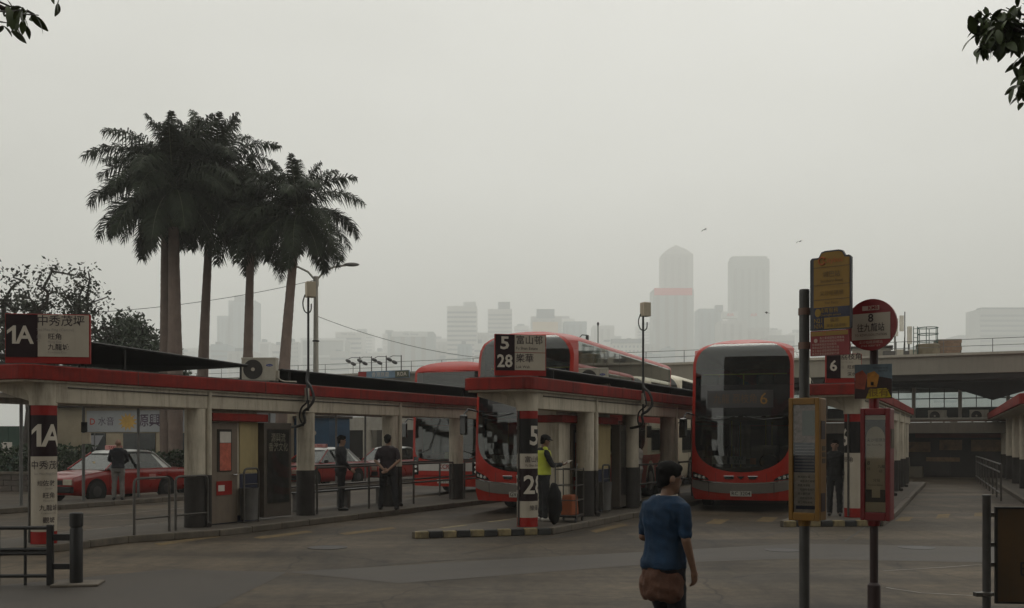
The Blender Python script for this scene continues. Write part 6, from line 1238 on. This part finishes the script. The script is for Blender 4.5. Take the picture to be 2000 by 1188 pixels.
# ------------------------------------------------------------------ street lamps, wires, birds
sl = at(617, 735, 46); t = thing('street_lamp', 'pale grey street lamp with curved arm beside the leaning palm', 'street lamp', (sl.x, sl.y, 0))
lampp = mat('lamp_post_pale', (.3, .29, .25), .6, .15, dirt=.3); zz = CAMZ + (HZ - 540) / F * 46
q = MB(); q.ring([(0, 0, 0), (0, 0, 2), (0, 0, zz)], [.17, .14, .095], 14); q.lathe([(.1, zz - .5), (.13, zz - .4), (.13, zz - .2), (.1, zz)], 14); q.build('post', lampp, t, smooth=True)
for s_ in (1, -1): q = MB(); q.tube([(s_ * .05, 0, zz - .15), (s_ * .35, 0, zz + .2), (s_ * .8, 0, zz + .42), (s_ * 1.35, 0, zz + .5)], .045, 8); a_ = q.build('arm', lampp, t, smooth=True); q = MB(); q.ell((s_ * 1.6, 0, zz + .53), (.36, .14, .09), 14, 8); q.build('lamp_head', mat('lamp_head_grey', (.12, .115, .11), .5, .2), a_, smooth=True)
for z in (3.0, 6.2): q = MB(); q.lathe([(.12, z), (.155, z + .02), (.155, z + .06), (.12, z + .08)], 12); q.build('band', dsteel, t)
for (px_, py_, Y_, l_) in ((1147, 655, 58, 'small double arm lamp peeping over the roof of the 5 and 28 bus'), (1168, 633, 62, 'thin signal post behind the roof of the 5 and 28 bus')):
    p_ = at(px_, py_, Y_); t = thing('pier_lamp', l_, 'lamp', (p_.x, p_.y, 0)); q = MB(); q.cyl((0, 0, 0), (0, 0, p_.z), .09 if Y_ == 58 else .03, n=8); q.build('post', dsteel, t)
    if Y_ == 58: q = MB(); q.tube([(0, 0, p_.z), (-.3, 0, p_.z + .02), (-.5, 0, p_.z - .2)], .03, 6); q.build('arm', dsteel, t); q = MB(); q.lathe([(.05, 0), (.3, -.1), (.32, -.22), (.1, -.28)], 14, (-.55, 0, p_.z - .2)); q.build('lamp_shade', capm, t, smooth=True)
    else: q = MB(); q.ell((0, 0, p_.z), (.07, .07, .12), 8, 6); q.build('lamp_head', dsteel, t)
def wire(label, a, b, sag): a, b = Vector(a), Vector(b); q = MB(); q.tube([a.lerp(b, i / 14) - Vector((0, 0, sag * 4 * (i / 14) * (1 - i / 14))) for i in range(15)], .012, 5); return tag(q.build('overhead_wire', cabm), label, 'wire')
wire('thin wire running from the street lamp to the gnarled tree', at(612, 548, 46), at(150, 612, 44), .25)
wire('thin wire sagging from the street lamp towards the double deckers', at(620, 618, 46), at(950, 700, 50), .3)
def bird(label, px_, py_, Y_, span, rz, bank):
    p_ = at(px_, py_, Y_); t = thing('bird', label, 'bird', p_, rz, 'kites gliding over the harbour'); t.rotation_euler = (R(10), bank, rz); bm2 = mat('bird_dark', (.025, .02, .017), .7, .2)
    q = MB(); q.ring([(0, .2, 0), (0, .14, .01), (0, 0, .0), (0, -.18, 0), (0, -.3, 0)], [.01, .045, .06, .035, .01], 10); q.ell((0, .17, .01), (.04, .05, .04), 10, 6); b_ = q.build('body', bm2, t, smooth=True)
    for s_ in (-1, 1):
        q = MB(); W_ = [(0, .08, -.12, 0), (.2, .12, -.1, .06), (.4, .12, -.06, .07), (.6, .05, -.07, .02), (.74, -.06, -.1, -.03)]
        q.loft([[(s_ * x * span / 1.5, yf, z + .012), (s_ * x * span / 1.5, yb_, z + .004)] for x, yf, yb_, z in W_], False, False); q.loft([[(s_ * x * span / 1.5, yf, z), (s_ * x * span / 1.5, yb_, z)] for x, yf, yb_, z in W_], False, False); q.build('wing', bm2, t)
    q = MB(); q.quad((-.03, -.26, .004), (.03, -.26, .004), (.09, -.46, .004), (0, -.42, .004), (-.09, -.46, .004)); q.quad((-.03, -.26, -.004), (.03, -.26, -.004), (.09, -.46, -.004), (0, -.42, -.004), (-.09, -.46, -.004)); q.build('tail', bm2, t); return t
bird('dark gliding bird left of the flat topped tower', 1376, 449, 150, 1.5, R(35), R(-28)); bird('dark gliding bird above the yellow stop flag', 1562, 472, 150, 1.5, R(20), R(-22)); bird('tiny dark bird low in the haze before the flat topped tower', 1497, 611, 130, 1.1, R(80), R(5))
# ------------------------------------------------------------------ skyline across the harbour
def tower(label, x0, x1, ytop, Dm, col, kind='plain', depth=45, name='tower_block', extra=None):
    Dm *= 1.5
    X0, X1 = (x0 - 1000) / F * Dm, (x1 - 1000) / F * Dm; H = CAMZ + (HZ - ytop) / F * Dm; w = X1 - X0
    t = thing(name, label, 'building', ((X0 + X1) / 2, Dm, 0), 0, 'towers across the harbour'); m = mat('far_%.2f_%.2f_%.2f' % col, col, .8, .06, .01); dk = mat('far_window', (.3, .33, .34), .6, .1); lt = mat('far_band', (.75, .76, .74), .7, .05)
    q = MB()
    if kind == 'point': q.box(-w / 2, w / 2, 0, depth, 0, H * .943); q.add([(x, y, H * .943) for x, y in ((-w / 2, 0), (w / 2, 0), (w / 2, depth), (-w / 2, depth))] + [(x * .62, depth * .5 + (y - depth * .5) * .6, H * .972) for x, y in ((-w / 2, 0), (w / 2, 0), (w / 2, depth), (-w / 2, depth))] + [(0, depth * .5, H)], [(0, 1, 5, 4), (1, 2, 6, 5), (2, 3, 7, 6), (3, 0, 4, 7), (4, 5, 8), (5, 6, 8), (6, 7, 8), (7, 4, 8)])
    elif kind == 'flat': q.prism(rounded_rect(-w / 2, w / 2, 0, depth, w * .12), 0, H * .985); q.prism(rounded_rect(-w / 2 + 2, w / 2 - 4, 3, depth - 3, w * .1), H * .985, H)
    else: q.box(-w / 2, w / 2, 0, depth, 0, H)
    q.build('wall', m, t)
    if kind in ('bands', 'frame', 'grid'):
        n = max(4, int(H / (7 if kind == 'bands' else 22 if kind == 'frame' else 6)))
        if kind == 'bands':
            bm_ = MB(); bm_.box(-w / 2 + .5, w / 2 - .5, -.4, .1, 0, 3.0); me = bm_.mesh('window_band', dk)
            for k in range(n - 1): obj('window_band', me, t, loc=(0, 0, H * (k + .4) / n))
        elif kind == 'frame':
            for k in range(n): q = MB(); q.box(-w / 2 - .8, w / 2 + .8, -1.6, .2, H * (k + 1) / n - 3, H * (k + 1) / n); q.build('floor_band', lt, t)
            for x in (-w / 2, w / 2 - 2): q = MB(); q.box(x, x + 2, -1.7, .2, 0, H); q.build('edge_rib', lt, t)
        else:
            c = 8; bm_ = MB(); bm_.box(0, w / c * .45, -.3, .1, 0, H / n * .45); me = bm_.mesh('window', dk)
            for k in range(n):
                for j in range(c): obj('window', me, t, loc=(-w / 2 + w / c * (j + .28), 0, H * (k + .3) / n))
    if kind in ('plain', 'flat', 'point'):
        nr = max(3, int(w / 14)); hb = H * (.93 if kind != 'plain' else .97); q = MB(); q.box(0, w / nr * .38, -.9, .1, 0, hb); me = q.mesh('window_bay', mat('far_bay_%.2f' % col[0], tuple(c * .8 for c in col), .6, .1, .02))
        for k in range(nr): obj('window_bay', me, t, loc=(-w / 2 + w * .06 + (w * .9) * k / nr, .0, 0))
    for e in (extra or []): ex0, ex1, ey0, ey1, m_, nm_ = e; q = MB(); q.box((ex0 - 1000) / F * Dm - (X0 + X1) / 2, (ex1 - 1000) / F * Dm - (X0 + X1) / 2, -1.2, 12, CAMZ + (HZ - ey1) / F * Dm, CAMZ + (HZ - ey0) / F * Dm); q.build(nm_, m_, t)
    return t
G1, G2, G3, G4, BL = (.42, .42, .4), (.5, .5, .48), (.58, .58, .56), (.7, .7, .67), (.36, .43, .46)  # wall tones lightened, so part of the haze fade is in their colour
sgr = mat('sign_far_red', (.7, .04, .03), .6, .05); sgw = mat('sign_far_white', (.7, .72, .7), .6, .05); beige = mat('far_beige', (.62, .45, .26), .7, .05); dcap = mat('far_cap', (.24, .28, .3), .7, .05)
tw_ = [('pointed tower fading into the cloud behind the red banded one', 1293, 1354, 475, 1500, G1, 'point', None), ('tower with a pinkish red sign band around its top', 1276, 1355, 565, 1150, (.42, .45, .44), 'plain', [(1278, 1352, 563, 577, sgr, 'sign_band')]),
 ('flat topped tall tower standing alone in the haze', 1429, 1505, 500, 1350, (.38, .42, .4), 'flat', None), ('narrow stepped block between the pointed and flat topped towers', 1365, 1412, 603, 1200, BL, 'plain', [(1398, 1412, 596, 610, dcap, 'roof_box')]),
 ('block with a white three letter roof sign before the flat topped tower', 1408, 1460, 626, 1000, G3, 'plain', [(1411, 1441, 609, 622, sgw, 'sign_panel')]), ('grey block right of the three letter sign', 1458, 1502, 640, 1050, G2, 'plain', None), ('low block right of the flat topped tower', 1500, 1552, 655, 1000, G2, 'bands', None),
 ('white hotel block with small square windows behind the antenna pole', 1196, 1257, 664, 900, (.66, .66, .6), 'grid', [(1194, 1259, 662, 671, mat('far_grey_band', (.3, .32, .32), .7, .05), 'roof_band')]), ('pale narrow block behind the hotel', 1158, 1200, 636, 1150, G4, 'plain', None),
 ('blue grey block left of the pale narrow one', 1102, 1146, 628, 1100, BL, 'plain', None), ('beige crowned block with a dark cap behind the 5 and 28 sign', 1037, 1097, 618, 1100, G2, 'plain', [(1040, 1090, 629, 665, beige, 'beige_front'), (1048, 1083, 604, 622, dcap, 'dark_cap')]),
 ('banded block with small roof box left of the beige crowned one', 953, 1000, 604, 1150, G3, 'bands', [(973, 996, 590, 604, G1 and dcap, 'roof_box')]), ('white banded hotel block with the widest windows', 873, 931, 598, 1050, G4, 'bands', [(905, 929, 590, 600, sgw, 'roof_sign')]),
 ('broad grey block with white roof sign above the floodlights', 757, 847, 648, 1000, (.42, .46, .46), 'plain', [(765, 835, 648, 658, sgw, 'roof_sign')]), ('pale banded slab between the framed block and the broad grey one', 655, 706, 649, 1050, G4, 'bands', None),
 ('white framed block with open floors beside the street lamp', 588, 674, 661, 900, (.52, .54, .52), 'frame', None), ('tall blue grey tower between the palm trunks', 446, 498, 587, 1250, BL, 'plain', [(458, 486, 578, 590, dcap, 'roof_box')]), ('lower blue grey tower left of the tall one between the palms', 424, 449, 617, 1250, BL, 'plain', None),
 ('pale block low behind the palm trunks', 497, 560, 690, 1100, G4, 'plain', None), ('pale slab behind the thick palm trunk', 355, 420, 680, 1200, G4, 'plain', None), ('low grey block behind the bushy tree', 180, 300, 690, 1200, G2, 'plain', None), ('small pale block left of the broad grey one', 705, 758, 690, 1000, G3, 'bands', None),
 ('slim pale block right of the broad grey one', 846, 874, 668, 1100, G3, 'plain', None), ('grey block filling the gap before the banded block', 930, 955, 650, 1100, G2, 'plain', None), ('pale slab behind the gap before the beige crowned block', 999, 1040, 655, 1100, G3, 'plain', None), ('mid grey slab between hotel block and red banded tower', 1256, 1280, 672, 1000, G2, 'plain', None),
 ('wide pale tower with ribbed front at the far right', 1914, 2060, 603, 950, (.5, .52, .5), 'bands', [(1914, 2060, 601, 604, dcap, 'roof_edge')]), ('grey block between the rooftop tank and the wide ribbed tower', 1872, 1914, 655, 1050, (.44, .47, .47), 'bands', None), ('pale low block above the pier railing', 1858, 1876, 680, 1050, G4, 'plain', None), ('faint block behind the round stop flag', 1650, 1700, 650, 1150, G2, 'plain', None)]
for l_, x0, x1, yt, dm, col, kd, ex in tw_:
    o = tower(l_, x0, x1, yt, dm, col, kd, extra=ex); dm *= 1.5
    if 'three letter' in l_: text('AIA', 6.5, sgr, o, ((1426 - 1434) / F * dm, -1.5, CAMZ + (HZ - 615.5) / F * dm), bold=.01)
    if 'broad grey' in l_ and 'left' not in l_ and 'right' not in l_: text('HNK Group', 4.4, dcap, o, (0, -1.4, CAMZ + (HZ - 653) / F * dm), bold=.01)
rnd = random.Random(33); x = 690
while x < 1560:
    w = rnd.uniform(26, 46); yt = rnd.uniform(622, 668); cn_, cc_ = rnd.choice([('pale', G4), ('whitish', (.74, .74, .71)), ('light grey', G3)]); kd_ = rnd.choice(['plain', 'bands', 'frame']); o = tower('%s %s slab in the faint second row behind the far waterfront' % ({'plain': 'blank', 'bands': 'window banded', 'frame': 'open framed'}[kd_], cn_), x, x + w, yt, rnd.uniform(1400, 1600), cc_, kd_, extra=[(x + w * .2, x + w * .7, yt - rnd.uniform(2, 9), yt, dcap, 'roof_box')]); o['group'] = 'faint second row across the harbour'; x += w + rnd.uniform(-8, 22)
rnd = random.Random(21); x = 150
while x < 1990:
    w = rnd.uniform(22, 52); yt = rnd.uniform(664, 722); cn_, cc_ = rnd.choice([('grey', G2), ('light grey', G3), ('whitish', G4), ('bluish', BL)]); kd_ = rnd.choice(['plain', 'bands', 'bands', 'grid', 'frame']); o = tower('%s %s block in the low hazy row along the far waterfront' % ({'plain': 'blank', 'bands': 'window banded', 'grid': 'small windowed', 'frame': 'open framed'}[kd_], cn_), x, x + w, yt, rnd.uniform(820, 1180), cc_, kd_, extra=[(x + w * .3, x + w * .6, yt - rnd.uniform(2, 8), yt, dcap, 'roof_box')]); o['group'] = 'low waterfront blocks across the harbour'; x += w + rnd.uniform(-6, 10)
# ------------------------------------------------------------------ building behind the camera, mirrored in the bus windscreens
ob = thing('stone_block', 'tall stone office block across the road behind the photographer', 'building', (2, -17, 0), R(4))
q = MB(); q.box(-24, 46, -18, 0, 0, 33); q.build('wall', mat('block_stone', (.1, .085, .07), .8, .25, .4), ob)
wm = MB(); wm.box(-1.0, 1.0, 0, .12, 0, 1.9); wme = wm.mesh('window', mat('block_glass', (.02, .022, .022), .15, .2)); fm = MB(); fm.box(-1.25, 1.25, 0, .35, -.35, 0); fme = fm.mesh('sill', capm)
for r_ in range(9):
    for k in range(22): w_ = obj('window', wme, ob, loc=(-22 + k * 3.1, 0, 1.2 + r_ * 3.5)); obj('sill', fme, w_)
# ------------------------------------------------------------------ hazy air
q = MB(); q.box(-3600, 3600, -320, 3600, -4.3, 450); hz = stuff(q.build('haze', kerbm)); m = bpy.data.materials.new('hazy_air'); m.use_nodes = True; m.node_tree.nodes.clear()
o_ = m.node_tree.nodes.new('ShaderNodeOutputMaterial'); v_ = m.node_tree.nodes.new('ShaderNodeVolumePrincipled'); v_.inputs['Density'].default_value = .00078; v_.inputs['Color'].default_value = (1, 1, .982, 1); v_.inputs['Anisotropy'].default_value = .1
m.node_tree.links.new(v_.outputs[0], o_.inputs['Volume']); hz.data.materials.clear(); hz.data.materials.append(m)
bpy.data.scenes.remove(TS)
